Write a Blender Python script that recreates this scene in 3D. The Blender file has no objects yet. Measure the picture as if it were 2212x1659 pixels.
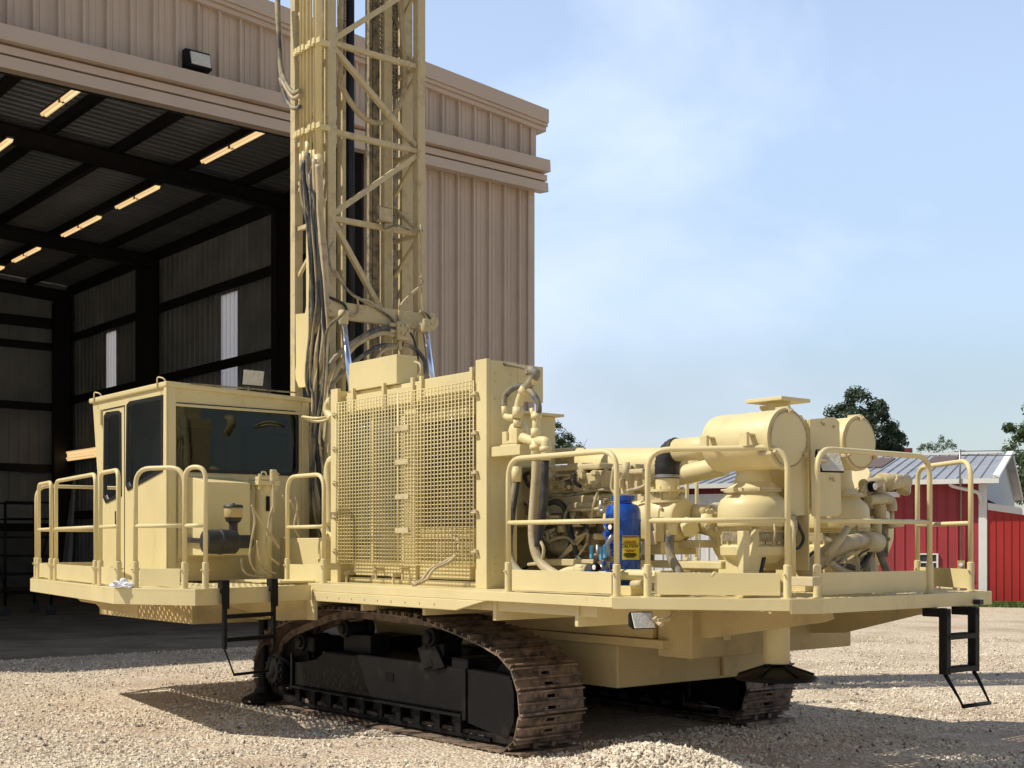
import bpy, bmesh, math, random
from mathutils import Vector, Matrix
from mathutils.geometry import tessellate_polygon
random.seed(7)
C = bpy.context.scene.collection

# ---------------- camera ----------------
CAM_H = 1.75
cam_data = bpy.data.cameras.new("camera")
cam = bpy.data.objects.new("camera", cam_data)
C.objects.link(cam)
cam.location = (0, 0, CAM_H)
cam.rotation_euler = (math.radians(90), 0, 0)
cam_data.sensor_width = 36
cam_data.lens = 45.04
cam_data.shift_y = 159.5 / 1024
cam_data.clip_end = 4000
bpy.context.scene.camera = cam

# ---------------- sun, sky, exposure ----------------
SUN_TO = Vector((-0.80, -0.13, 1.0)).normalized()       # towards the sun
sun_el = math.asin(SUN_TO.z)
sd = bpy.data.lights.new("sun", 'SUN')
sd.energy = 4.6
sd.angle = math.radians(0.5)
sd.color = (1.0, 0.93, 0.80)
sun = bpy.data.objects.new("sun", sd)
C.objects.link(sun)
sun.rotation_euler = (-SUN_TO).to_track_quat('-Z', 'Y').to_euler()
world = bpy.data.worlds.new("World")
bpy.context.scene.world = world
world.use_nodes = True
nt = world.node_tree
for n in list(nt.nodes): nt.nodes.remove(n)
wo = nt.nodes.new('ShaderNodeOutputWorld')
bg = nt.nodes.new('ShaderNodeBackground'); bg.inputs[1].default_value = 0.10
sky = nt.nodes.new('ShaderNodeTexSky'); sky.sky_type = 'NISHITA'; sky.sun_disc = False
sky.sun_elevation = sun_el
sky.sun_rotation = math.atan2(SUN_TO.x, SUN_TO.y)
sky.air_density = 1.15; sky.dust_density = 0.6; sky.ozone_density = 1.6
tc = nt.nodes.new('ShaderNodeTexCoord')
mp = nt.nodes.new('ShaderNodeMapping'); mp.inputs['Scale'].default_value = (1.15, 1.0, 1.7); mp.inputs['Rotation'].default_value = (0.35, 0.75, 0.3)
mp.inputs['Location'].default_value = (0.35, 0.1, 0.7)
n1 = nt.nodes.new('ShaderNodeTexNoise'); n1.inputs['Scale'].default_value = 1.9; n1.inputs['Detail'].default_value = 9; n1.inputs['Roughness'].default_value = 0.52; n1.inputs['Distortion'].default_value = 0.35
cr = nt.nodes.new('ShaderNodeValToRGB')
cr.color_ramp.elements[0].position = 0.40; cr.color_ramp.elements[0].color = (0.26, 0.26, 0.26, 1)
cr.color_ramp.elements[1].position = 0.64; cr.color_ramp.elements[1].color = (0.84, 0.84, 0.84, 1)
mx = nt.nodes.new('ShaderNodeMix'); mx.data_type = 'RGBA'
mx.inputs[7].default_value = (6.1, 6.75, 8.2, 1)
nt.links.new(tc.outputs['Generated'], mp.inputs[0]); nt.links.new(mp.outputs[0], n1.inputs[0])
nt.links.new(n1.outputs[0], cr.inputs[0]); nt.links.new(cr.outputs[0], mx.inputs[0])
nt.links.new(sky.outputs[0], mx.inputs[6])
sp = nt.nodes.new('ShaderNodeSeparateXYZ'); nt.links.new(tc.outputs['Generated'], sp.inputs[0])
hr = nt.nodes.new('ShaderNodeValToRGB'); hr.color_ramp.interpolation = 'EASE'
for pos, val in ((0.10, .62), (.20, .82), (.31, .92), (.42, .92), (.78, .32)):
    e = hr.color_ramp.elements.new(pos); e.color = (val, val, val, 1)
hr.color_ramp.elements[0].color = (.50, .50, .50, 1); hr.color_ramp.elements[-1].color = (.30, .30, .30, 1)
nt.links.new(sp.outputs[2], hr.inputs[0])
hz = nt.nodes.new('ShaderNodeMath'); hz.operation = 'MULTIPLY'; nt.links.new(hr.outputs[0], hz.inputs[0])
yd = nt.nodes.new('ShaderNodeMapRange'); yd.interpolation_type = 'SMOOTHSTEP'; yd.inputs[1].default_value = -.35; yd.inputs[2].default_value = .55; yd.inputs[3].default_value = .95; yd.inputs[4].default_value = 2.0
nt.links.new(sp.outputs[1], yd.inputs[0]); nt.links.new(yd.outputs[0], hz.inputs[1])
sc_ = nt.nodes.new('ShaderNodeVectorMath'); sc_.operation = 'SCALE'; nt.links.new(mx.outputs[2], sc_.inputs[0]); nt.links.new(hz.outputs[0], sc_.inputs['Scale'])
nt.links.new(sc_.outputs[0], bg.inputs[0]); nt.links.new(bg.outputs[0], wo.inputs[0])
vs = bpy.context.scene.view_settings
vs.view_transform = 'Standard'; vs.look = 'None'; vs.gamma = 1; vs.exposure = 0.0
bpy.context.scene.cycles.max_bounces = 6
bpy.context.scene.cycles.transparent_max_bounces = 12

# ---------------- frame of the yard: u runs away-left along the machine, v runs away-right across it ----------------
A = Vector((-.632, .775, 0)); B = Vector((.775, .632, 0)); F = 2767.0
def W(u, v, z): return A*u + B*v + Vector((0, 0, z))
def uvz(X, Y, z): return (X*A.x + Y*A.y, X*B.x + Y*B.y, z)
def _ray(p): return ((p[0]-1106)/F, -(p[1]-1174)/F)
def pv(p, v):
    dx, dz = _ray(p); t = v/(dx*B.x + B.y); return uvz(t*dx, t, CAM_H + t*dz)
def pu(p, u):
    dx, dz = _ray(p); t = u/(dx*A.x + A.y); return uvz(t*dx, t, CAM_H + t*dz)
def pz(p, z):
    dx, dz = _ray(p); t = (z-CAM_H)/dz; return uvz(t*dx, t, z)
def pt(p, t):
    dx, dz = _ray(p); return uvz(t*dx, t, CAM_H + t*dz)
def zoomer(ox, oy, s): return lambda x, y: (ox + x*s, oy + y*s)
Z1 = zoomer(0, 768, .3472); Z2 = zoomer(603.4, 658.3, .3968); Z3 = zoomer(1042.2, 822.8, .3306)
Z4 = zoomer(1481, 822.8, .3306); Z5 = zoomer(438.8, 1206.8, .4216); Z6 = zoomer(1206.8, 1206.8, .4543)
Z7 = zoomer(576, 0, .2645); Z8 = zoomer(576, 411.4, .2645); ZB = zoomer(1316.5, 822.8, .2315)
ZC = zoomer(1700.5, 795.4, .3307)
Z2b = zoomer(0, 0, .2976); Z3b = zoomer(0, 438.8, .2976); Z4b = zoomer(822.8, 0, .2645)

# ---------------- materials ----------------
def sock(n, k): return n.inputs[k]
def mat(name, col, rough=.6, metal=0., var=.06, vscale=3., bump=0., bscale=40., col2=None, c2pos=(.45, .62), c2scale=6., spec=.5, coat=0., streak=None):
    m = bpy.data.materials.new(name); m.use_nodes = True
    t = m.node_tree; p = t.nodes['Principled BSDF']
    p.inputs['Roughness'].default_value = rough; p.inputs['Metallic'].default_value = metal
    p.inputs['Specular IOR Level'].default_value = spec
    p.inputs['Coat Weight'].default_value = coat
    tcn = t.nodes.new('ShaderNodeTexCoord'); geo = t.nodes.new('ShaderNodeNewGeometry')
    ns = t.nodes.new('ShaderNodeTexNoise'); ns.inputs['Scale'].default_value = vscale; ns.inputs['Detail'].default_value = 6
    t.links.new(geo.outputs['Position'], ns.inputs['Vector'])
    mr = t.nodes.new('ShaderNodeMapRange'); mr.inputs[1].default_value = .3; mr.inputs[2].default_value = .7
    mr.inputs[3].default_value = 1-var; mr.inputs[4].default_value = 1+var
    t.links.new(ns.outputs[0], mr.inputs[0])
    base = t.nodes.new('ShaderNodeRGB'); base.outputs[0].default_value = (*col, 1)
    out = base.outputs[0]
    if col2:
        n2 = t.nodes.new('ShaderNodeTexNoise'); n2.inputs['Scale'].default_value = c2scale; n2.inputs['Detail'].default_value = 7; n2.inputs['Roughness'].default_value = .65
        if streak:
            mpp = t.nodes.new('ShaderNodeMapping'); mpp.inputs['Scale'].default_value = streak
            t.links.new(geo.outputs['Position'], mpp.inputs[0]); t.links.new(mpp.outputs[0], n2.inputs['Vector'])
        else: t.links.new(geo.outputs['Position'], n2.inputs['Vector'])
        r2 = t.nodes.new('ShaderNodeMapRange'); r2.inputs[1].default_value = c2pos[0]; r2.inputs[2].default_value = c2pos[1]
        t.links.new(n2.outputs[0], r2.inputs[0])
        mm = t.nodes.new('ShaderNodeMix'); mm.data_type = 'RGBA'; mm.inputs[7].default_value = (*col2, 1)
        t.links.new(r2.outputs[0], mm.inputs[0]); t.links.new(out, mm.inputs[6]); out = mm.outputs[2]
    hs = t.nodes.new('ShaderNodeHueSaturation')
    t.links.new(out, hs.inputs['Color']); t.links.new(mr.outputs[0], hs.inputs['Value'])
    t.links.new(hs.outputs[0], p.inputs['Base Color'])
    if bump:
        nb = t.nodes.new('ShaderNodeTexNoise'); nb.inputs['Scale'].default_value = bscale; nb.inputs['Detail'].default_value = 5
        t.links.new(geo.outputs['Position'], nb.inputs['Vector'])
        bm_ = t.nodes.new('ShaderNodeBump'); bm_.inputs['Strength'].default_value = bump; bm_.inputs['Distance'].default_value = .02
        t.links.new(nb.outputs[0], bm_.inputs['Height']); t.links.new(bm_.outputs[0], p.inputs['Normal'])
    return m
def emat(name, col, strength):
    m = mat(name, (.8, .8, .8)); p = m.node_tree.nodes['Principled BSDF']
    p.inputs['Emission Color'].default_value = (*col, 1); p.inputs['Emission Strength'].default_value = strength
    return m
M = {}
TAN = (.705, .600, .325)
M['paint'] = mat('tan_paint', TAN, .45, var=.06, vscale=1.7, bump=.10, bscale=11, col2=(.53, .44, .235), c2pos=(.58, .88), c2scale=2.2, spec=.38, coat=.04, streak=(2.2, 2.2, .8))
M['dust'] = mat('dusty_tan_paint', (.59, .495, .29), .62, var=.10, vscale=5, bump=.15, bscale=30, col2=(.34, .28, .18), c2pos=(.5, .7), c2scale=5)
M['grime'] = mat('grimy_tan_metal', (.40, .33, .20), .7, var=.2, vscale=9, col2=(.10, .09, .07), c2pos=(.42, .62), c2scale=9, bump=.3)
M['hose'] = mat('oversprayed_hose', (.36, .31, .20), .65, var=.15, vscale=6, col2=(.075, .078, .085), c2pos=(.44, .58), c2scale=3.0)
M['hose_tan'] = mat('painted_hose', (.50, .41, .25), .6, var=.12, vscale=6, col2=(.25, .22, .16), c2pos=(.52, .68), c2scale=5)
M['rubber'] = mat('black_rubber', (.022, .023, .026), .55, var=.2, vscale=8, col2=(.09, .08, .065), c2pos=(.55, .8), c2scale=4)
M['black'] = mat('black_paint', (.009, .009, .010), .40, var=.15, vscale=4, bump=.1, bscale=20, col2=(.035, .03, .025), c2pos=(.58, .85), c2scale=3, spec=.16)
M['rod'] = mat('dark_drill_steel', (.025, .03, .045), .35, .6, var=.15)
M['rust'] = mat('worn_track_steel', (.25, .18, .13), .6, .15, var=.3, vscale=12, bump=.35, bscale=35, col2=(.07, .055, .045), c2pos=(.45, .62), c2scale=7)
M['chrome'] = mat('chrome_rod', (.80, .86, .98), .16, 1.0, var=.02)
M['steel'] = mat('bare_steel', (.35, .34, .32), .4, .8, var=.1)
M['core'] = mat('dark_cooler_core', (.10, .072, .045), .75, var=.35, vscale=30, col2=(.30, .23, .13), c2pos=(.5, .66), c2scale=18)
M['core_l'] = mat('painted_cooler_core', (.36, .33, .22), .7, var=.15, vscale=20, col2=(.20, .24, .22), c2pos=(.45, .6), c2scale=3)
M['blue'] = mat('blue_gloss_paint', (.008, .075, .42), .25, var=.12, vscale=7, coat=.3)
M['blue_l'] = mat('light_blue_paint', (.10, .35, .62), .4)
M['yellow'] = mat('yellow_decal', (.72, .62, .06), .5, var=.03)
M['ink'] = mat('black_ink', (.008, .008, .008), .8, spec=.1)
M['redink'] = mat('red_ink', (.45, .03, .02), .6)
M['white'] = mat('white_paint', (.80, .80, .78), .5, var=.03)
M['lens'] = mat('lamp_lens', (.62, .61, .55), .16, var=.1, vscale=25, bump=.4, bscale=60)
M['seal'] = mat('black_window_seal', (.015, .015, .016), .5)
M['cloth'] = mat('white_cloth', (.74, .76, .82), .9, var=.1, vscale=20)
M['brass'] = mat('painted_bowl', (.48, .36, .16), .4)
M['siding'] = mat('taupe_siding', (.53, .43, .345), .55, var=.06, vscale=1.2, col2=(.43, .345, .275), c2pos=(.50, .74), c2scale=1.6, streak=(2.2, 2.2, .16), bump=.05, bscale=6)
M['trim'] = mat('tan_trim', (.55, .445, .35), .5, var=.05, vscale=.8)
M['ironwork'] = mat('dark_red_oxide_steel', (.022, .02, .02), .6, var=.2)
M['liner'] = mat('grey_wall_liner', (.50, .53, .52), .6, var=.15, vscale=.6, col2=(.40, .43, .42), c2pos=(.45, .65), c2scale=.5)
M['roofin'] = mat('grey_roof_sheet', (.40, .42, .45), .45, .2, var=.15, vscale=.5)
M['block'] = mat('grey_block', (.22, .22, .20), .85, var=.1)
M['barnred'] = mat('barn_red_metal', (.36, .04, .05), .55, var=.10, vscale=.8, bump=.05, col2=(.27, .05, .055), c2pos=(.48, .72), c2scale=1.5, streak=(2, 2, .2))
M['barnred2'] = mat('bright_red_metal', (.42, .028, .022), .5, var=.08, vscale=1.3, bump=.05)
M['barndark'] = mat('shade_dark_red_metal', (.13, .02, .022), .55, var=.08)  # barn red with the gable's shade put into its colour; chimney shares it
M['tin'] = mat('galvanised_roof', (.40, .41, .43), .45, .35, var=.12, vscale=.9, col2=(.30, .31, .34), c2pos=(.5, .7), c2scale=.7)
M['tinbrown'] = mat('brown_roof_patch', (.13, .085, .075), .7, var=.1)
M['paleside'] = mat('shade_greyed_siding', (.42, .47, .50), .6, var=.04)  # white siding lowered to blue-grey to carry the gable's shade
M['bark'] = mat('bark', (.10, .075, .055), .9, var=.3, vscale=6)
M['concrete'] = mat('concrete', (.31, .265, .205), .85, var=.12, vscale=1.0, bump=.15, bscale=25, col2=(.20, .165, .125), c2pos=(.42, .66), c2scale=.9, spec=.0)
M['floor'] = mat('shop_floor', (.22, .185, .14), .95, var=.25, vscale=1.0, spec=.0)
M['under'] = mat('shade_darkened_tan_paint', (.55, .44, .225), .6, var=.09, vscale=2.2, col2=(.40, .325, .18), c2pos=(.52, .75), c2scale=3, spec=.3)  # tan paint darkened to put the underside shade into the colour
M['tube'] = emat('lit_tube', (1.0, .64, .29), .80)

# leaves
def leafmat(name, c1, c2):
    m = mat(name, c1, .6, var=.35, vscale=1.2, col2=c2, c2pos=(.4, .65), c2scale=.9)
    t = m.node_tree; p = t.nodes['Principled BSDF']; o = t.nodes['Material Output']
    tr = t.nodes.new('ShaderNodeBsdfTranslucent'); tr.inputs[0].default_value = (*[min(1, k*1.5) for k in c1], 1)
    ms = t.nodes.new('ShaderNodeMixShader'); ms.inputs[0].default_value = .25
    t.links.new(p.outputs[0], ms.inputs[1]); t.links.new(tr.outputs[0], ms.inputs[2]); t.links.new(ms.outputs[0], o.inputs[0])
    return m
M['leaf'] = leafmat('dark_maple_leaves', (.045, .075, .035), (.03, .05, .028))
M['leaf2'] = leafmat('mid_green_leaves', (.075, .12, .04), (.05, .085, .03))
M['grass'] = mat('grass', (.10, .15, .03), .8, var=.3, vscale=3)
# glass: tinted see-through plus fresnel reflection
def glassmat(name, tint, base=.06):
    m = bpy.data.materials.new(name); m.use_nodes = True; t = m.node_tree
    for n in list(t.nodes): t.nodes.remove(n)
    o = t.nodes.new('ShaderNodeOutputMaterial'); tr = t.nodes.new('ShaderNodeBsdfTransparent'); tr.inputs[0].default_value = (*tint, 1)
    gl = t.nodes.new('ShaderNodeBsdfGlossy'); gl.inputs['Roughness'].default_value = .015; gl.inputs[0].default_value = (.9, .95, .95, 1)
    fr = t.nodes.new('ShaderNodeFresnel'); fr.inputs[0].default_value = 1.62
    ms = t.nodes.new('ShaderNodeMixShader')
    ns = t.nodes.new('ShaderNodeTexNoise'); ns.inputs['Scale'].default_value = 1.3
    geo = t.nodes.new('ShaderNodeNewGeometry'); t.links.new(geo.outputs['Position'], ns.inputs['Vector'])
    b = t.nodes.new('ShaderNodeBump'); b.inputs['Strength'].default_value = .12; b.inputs['Distance'].default_value = .05
    t.links.new(ns.outputs[0], b.inputs['Height']); t.links.new(b.outputs[0], gl.inputs['Normal'])
    t.links.new(fr.outputs[0], ms.inputs[0]); t.links.new(tr.outputs[0], ms.inputs[1]); t.links.new(gl.outputs[0], ms.inputs[2]); t.links.new(ms.outputs[0], o.inputs[0])
    return m
M['glass'] = glassmat('tinted_glass', (.17, .21, .19))
M['pane'] = mat('barn_pane', (.05, .06, .07), .1)
# translucent skylight sheet
m = bpy.data.materials.new('translucent_sheet'); m.use_nodes = True; t = m.node_tree
for n in list(t.nodes): t.nodes.remove(n)
o = t.nodes.new('ShaderNodeOutputMaterial'); tr = t.nodes.new('ShaderNodeBsdfTranslucent'); tr.inputs[0].default_value = (.88, .80, .74, 1)
df = t.nodes.new('ShaderNodeBsdfDiffuse'); df.inputs[0].default_value = (.7, .7, .7, 1); ms = t.nodes.new('ShaderNodeMixShader'); ms.inputs[0].default_value = .15
t.links.new(tr.outputs[0], ms.inputs[1]); t.links.new(df.outputs[0], ms.inputs[2]); t.links.new(ms.outputs[0], o.inputs[0])
M['skylight'] = m
# gravel
def gravelmat():
    m = bpy.data.materials.new('gravel'); m.use_nodes = True; t = m.node_tree; p = t.nodes['Principled BSDF']; p.inputs['Roughness'].default_value = .9
    p.inputs['Specular IOR Level'].default_value = .2
    geo = t.nodes.new('ShaderNodeNewGeometry')
    vo = t.nodes.new('ShaderNodeTexVoronoi'); vo.inputs['Scale'].default_value = 34; t.links.new(geo.outputs['Position'], vo.inputs['Vector'])
    vr = t.nodes.new('ShaderNodeValToRGB'); e = vr.color_ramp.elements
    e[0].position = 0; e[0].color = (.42, .33, .25, 1); e[1].position = 1; e[1].color = (.78, .68, .53, 1)
    sep = t.nodes.new('ShaderNodeSeparateColor'); t.links.new(vo.outputs['Color'], sep.inputs[0]); t.links.new(sep.outputs[0], vr.inputs[0])
    n2 = t.nodes.new('ShaderNodeTexNoise'); n2.inputs['Scale'].default_value = .55; n2.inputs['Detail'].default_value = 8; n2.inputs['Roughness'].default_value = .62
    t.links.new(geo.outputs['Position'], n2.inputs['Vector'])
    r2 = t.nodes.new('ShaderNodeMapRange'); r2.inputs[1].default_value = .46; r2.inputs[2].default_value = .66; t.links.new(n2.outputs[0], r2.inputs[0])
    mm = t.nodes.new('ShaderNodeMix'); mm.data_type = 'RGBA'; mm.inputs[7].default_value = (.44, .34, .25, 1)
    t.links.new(r2.outputs[0], mm.inputs[0]); t.links.new(vr.outputs[0], mm.inputs[6]); t.links.new(mm.outputs[2], p.inputs['Base Color'])
    b = t.nodes.new('ShaderNodeBump'); b.inputs['Strength'].default_value = .9; b.inputs['Distance'].default_value = .02
    t.links.new(vo.outputs['Distance'], b.inputs['Height']); b.invert = True; t.links.new(b.outputs[0], p.inputs['Normal'])
    return m
M['gravel'] = gravelmat()
M['stone'] = mat('limestone_chips', (.80, .72, .59), .9, var=.3, vscale=21, col2=(.58, .48, .38), c2pos=(.48, .66), c2scale=.8, spec=.2)
M['stone2'] = mat('dark_chips', (.24, .19, .17), .9, var=.4, vscale=25, spec=.2)

# ---------------- mesh helpers ----------------
class Mesh:
    def __init__(s): s.bm = bmesh.new()
    def quadbox(s, P):                      # 8 local (u,v,z) points, bottom 4 then top 4
        vv = [s.bm.verts.new(W(*p)) for p in P]
        for f in ((0,1,2,3), (4,5,6,7), (0,1,5,4), (1,2,6,5), (2,3,7,6), (3,0,4,7)): s.bm.faces.new([vv[i] for i in f])
        return s
    def box(s, u0, u1, v0, v1, z0, z1):
        return s.quadbox([(u0,v0,z0),(u1,v0,z0),(u1,v1,z0),(u0,v1,z0),(u0,v0,z1),(u1,v0,z1),(u1,v1,z1),(u0,v1,z1)])
    def bar(s, p, q, w, h, up=(0,0,1)):     # rectangular bar between two local points
        P = W(*p); Q = W(*q); d = (Q-P).normalized(); U = A*up[0]+B*up[1]+Vector((0,0,up[2]))
        x = d.cross(U)
        if x.length < 1e-4: x = d.cross(A)
        x.normalize(); y = x.cross(d).normalized(); x *= w/2; y *= h/2
        vv = [s.bm.verts.new(c + a*x + b*y) for c in (P, Q) for a, b in ((-1,-1),(1,-1),(1,1),(-1,1))]
        for f in ((0,1,2,3),(4,5,6,7),(0,1,5,4),(1,2,6,5),(2,3,7,6),(3,0,4,7)): s.bm.faces.new([vv[i] for i in f])
        return s
    def ring(s, c, x, y, r, seg): return [s.bm.verts.new(c + x*r*math.cos(2*math.pi*i/seg) + y*r*math.sin(2*math.pi*i/seg)) for i in range(seg)]
    def skin(s, rings, smooth=True, cap=True):
        n = len(rings[0])
        for a, b in zip(rings, rings[1:]):
            for i in range(n):
                f = s.bm.faces.new((a[i], a[(i+1)%n], b[(i+1)%n], b[i])); f.smooth = smooth
        if cap:
            s.bm.faces.new(rings[0]); s.bm.faces.new(rings[-1])
        return s
    def tube(s, pts, r, seg=10, smooth_path=False, fillet=0, world=False, sub=6):
        P = [p if world else W(*p) for p in pts]
        P = [Vector(p) for p in P]
        if fillet:
            Q = [P[0]]
            for a, b, c in zip(P, P[1:], P[2:]):
                d1 = (a-b); d2 = (c-b); f = min(fillet, d1.length*.49, d2.length*.49)
                p0 = b + d1.normalized()*f; p2 = b + d2.normalized()*f
                for k in range(7):
                    w = k/6; Q.append(p0*(1-w)**2 + b*2*w*(1-w) + p2*w*w)
            Q.append(P[-1]); P = Q
        if smooth_path and len(P) > 2:
            Q = []
            E = [2*P[0]-P[1]] + P + [2*P[-1]-P[-2]]
            for i in range(1, len(E)-2):
                a, b, c, d = E[i-1:i+3]
                for k in range(sub):
                    w = k/sub
                    Q.append(.5*((2*b) + (c-a)*w + (2*a-5*b+4*c-d)*w*w + (3*b-a-3*c+d)*w**3))
            Q.append(P[-1]); P = Q
        D = [q for i, q in enumerate(P) if i == 0 or (q-P[i-1]).length > 1e-5]; P = D
        d = (P[1]-P[0]).normalized(); x = d.orthogonal().normalized(); rings = []
        for i, c in enumerate(P):
            if i == 0: t = P[1]-P[0]
            elif i == len(P)-1: t = P[-1]-P[-2]
            else: t = (P[i]-P[i-1]).normalized() + (P[i+1]-P[i]).normalized()
            if t.length < 1e-6: t = d
            d = t.normalized(); x = (x - d*x.dot(d)); x = x.normalized() if x.length > 1e-5 else d.orthogonal().normalized()
            rr = r[min(i, len(r)-1)] if isinstance(r, (list, tuple)) else r
            rings.append(s.ring(c, x, d.cross(x), rr, seg))
        return s.skin(rings)
    def lathe(s, p, axis, prof, seg=28, cap=True):    # prof: (distance along axis, radius)
        P = W(*p); d = (A*axis[0] + B*axis[1] + Vector((0,0,axis[2]))).normalized(); x = d.orthogonal().normalized(); y = d.cross(x)
        rings = [s.ring(P + d*h, x, y, max(r, .0005), seg) for h, r in prof]
        s.skin(rings, cap=cap)
        # keep hard profile corners hard
        for i in range(1, len(prof)-1):
            a, b, c = prof[i-1:i+2]
            v1 = Vector((b[0]-a[0], b[1]-a[1])); v2 = Vector((c[0]-b[0], c[1]-b[1]))
            if v1.length > 1e-6 and v2.length > 1e-6 and v1.angle(v2) > .6:
                for k in range(seg):
                    e = s.bm.edges.get((rings[i][k], rings[i][(k+1)%seg]))
                    if e: e.smooth = False
        for R in (rings[0], rings[-1]):
            for k in range(seg):
                e = s.bm.edges.get((R[k], R[(k+1)%seg]))
                if e: e.smooth = False
        return s
    def cyl(s, p, q, r, seg=20, r2=None):
        P, Q = W(*p), W(*q); L = (Q-P).length; d = (Q-P)/L
        ax = (d.dot(A), d.dot(B), d.z)
        return s.lathe(p, ax, [(0, r), (L, r if r2 is None else r2)], seg)
    def plate(s, loops, f, off):            # 2-D loops (outer, holes...) mapped by f to local points, thickened by the local vector off
        O = A*off[0] + B*off[1] + Vector((0,0,off[2]))
        flat = [p for l in loops for p in l]
        tris = tessellate_polygon([[Vector((p[0], p[1], 0)) for p in l] for l in loops])
        v0 = [s.bm.verts.new(W(*f(*p))) for p in flat]; v1 = [s.bm.verts.new(v.co + O) for v in v0]
        for t in tris:
            try:
                s.bm.faces.new([v0[i] for i in t]); s.bm.faces.new([v1[i] for i in t])
            except ValueError: pass
        k = 0
        for l in loops:
            n = len(l)
            for i in range(n):
                a, b = k+i, k+(i+1)%n
                s.bm.faces.new((v0[a], v0[b], v1[b], v1[a]))
            k += n
        return s
    def ball(s, p, r, sc=(1,1,1), seg=20, rings=12):
        mt = Matrix.Translation(W(*p)) @ Matrix.Diagonal((r*sc[0], r*sc[1], r*sc[2], 1))
        g = bmesh.ops.create_uvsphere(s.bm, u_segments=seg, v_segments=rings, radius=1, matrix=mt)
        for v in g['verts']:
            for f in v.link_faces: f.smooth = True
        return s
def rounded(x0, y0, x1, y1, r, n=5):
    out = []
    for cx, cy, a0 in ((x1-r, y1-r, 0), (x0+r, y1-r, 90), (x0+r, y0+r, 180), (x1-r, y0+r, 270)):
        for k in range(n+1):
            a = math.radians(a0 + 90*k/n); out.append((cx + r*math.cos(a), cy + r*math.sin(a)))
    return out
LOC = {}
def origin(o):
    L = Vector((0,0,0))
    while o is not None: L += o.location; o = o.parent
    return L
def build(name, me, m, parent=None, bevel=0.0, **kw):
    bm = me.bm
    bmesh.ops.recalc_face_normals(bm, faces=bm.faces)
    L = origin(parent) if parent is not None else Vector(kw.get('at', (0,0,0)))
    bmesh.ops.translate(bm, verts=bm.verts, vec=-L)
    d = bpy.data.meshes.new(name); bm.to_mesh(d); bm.free()
    ob = bpy.data.objects.new(name, d); C.objects.link(ob)
    for mm in (m if isinstance(m, (list, tuple)) else [m]): d.materials.append(M[mm] if isinstance(mm, str) else mm)
    if parent is not None: ob.parent = parent
    else: ob.location = L
    if bevel:
        b = ob.modifiers.new('bevel', 'BEVEL'); b.width = bevel; b.segments = 2; b.limit_method = 'ANGLE'; b.angle_limit = math.radians(50)
        b.harden_normals = False
    return ob
def tag(o, label, cat, group=None, kind=None):
    if label: o['label'] = label
    if cat: o['category'] = cat
    if group: o['group'] = group
    if kind: o['kind'] = kind
    return o
def thing(name, at, label, cat, group=None):
    o = bpy.data.objects.new(name, None); C.objects.link(o); o.location = at; o.empty_display_size = .3
    return tag(o, label, cat, group)
def lab(o, s): o['label'] = s; return o
def struct(name, me, m, **kw):
    o = build(name, me, m, **kw); o['kind'] = 'structure'; return o
# ================= SETTING =================
g = Mesh()
S = 900
def gvert(x, y, z=0): return g.bm.verts.new((x, y, z))
vv = [gvert(-S, -60), gvert(S, -60), gvert(S, 1500), gvert(-S, 1500)]; g.bm.faces.new(vv)
struct('ground', g, 'gravel')

# shop: facade plane u=UF, right corner v=VE
UF, VE, VL, UB = 23.2, 19.50, -3.5, 52.7
def rz(v): return 11.84 + .082*(VE-v)
def ri(v): return 12.40 + .06*(18.5-v)      # underside of the roof inside
m_ = Mesh(); m_.plate([[(19.7, VL), (UF-.05, VL), (UF-.05, VE+.3), (19.7, VE+.3)]], lambda a, b: (a, b, -.3), (0,0,.305))
struct('concrete_apron', m_, 'concrete')
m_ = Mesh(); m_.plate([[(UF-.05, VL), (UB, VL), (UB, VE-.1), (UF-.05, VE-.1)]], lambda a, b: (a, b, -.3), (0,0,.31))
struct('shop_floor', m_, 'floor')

shop = thing('workshop', W(UF, 8, 0), 'tall taupe metal workshop with ribbed siding and a huge open doorway', 'building')
def ribbed(me, path, z0f, z1f, outward, pitch=.45, d=.085, minor=True):
    """vertical ribbed sheet along a plan segment path=((u,v),(u,v)); outward local normal"""
    (ua, va), (ub, vb) = path; L = math.hypot(ub-ua, vb-va); n = max(1, round(L/pitch)); pr = []
    for k in range(n):
        s0 = k*pitch
        pr += [(s0, 0), (s0+pitch*.30, 0), (s0+pitch*.32, d*.12), (s0+pitch*.36, d*.12), (s0+pitch*.38, 0),
               (s0+pitch*.56, 0), (s0+pitch*.58, d*.12), (s0+pitch*.62, d*.12), (s0+pitch*.64, 0), (s0+pitch*.82, 0), (s0+pitch*.84, d), (s0+pitch*.94, d), (s0+pitch*.97, 0)]
    pr = [p for p in pr if p[0] < L] + [(L, 0)]
    lo = []; hi = []
    for s, o in pr:
        u = ua + (ub-ua)*s/L + outward[0]*o; v = va + (vb-va)*s/L + outward[1]*o
        lo.append(me.bm.verts.new(W(u, v, z0f(u, v)))); hi.append(me.bm.verts.new(W(u, v, z1f(u, v))))
    for i in range(len(lo)-1): me.bm.faces.new((lo[i], lo[i+1], hi[i+1], hi[i]))
VJ = 14.9; ZH = 10.15
m_ = Mesh(); ribbed(m_, ((UF, VE), (UF, VJ)), lambda u, v: -.1, lambda u, v: 10.3, (-1, 0)); m_.box(UF+.02, UF+.2, VJ, VE, -.1, 10.3)
lab(build('wall', m_, 'siding', shop), 'ribbed taupe front wall right of the open doorway')
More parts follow.
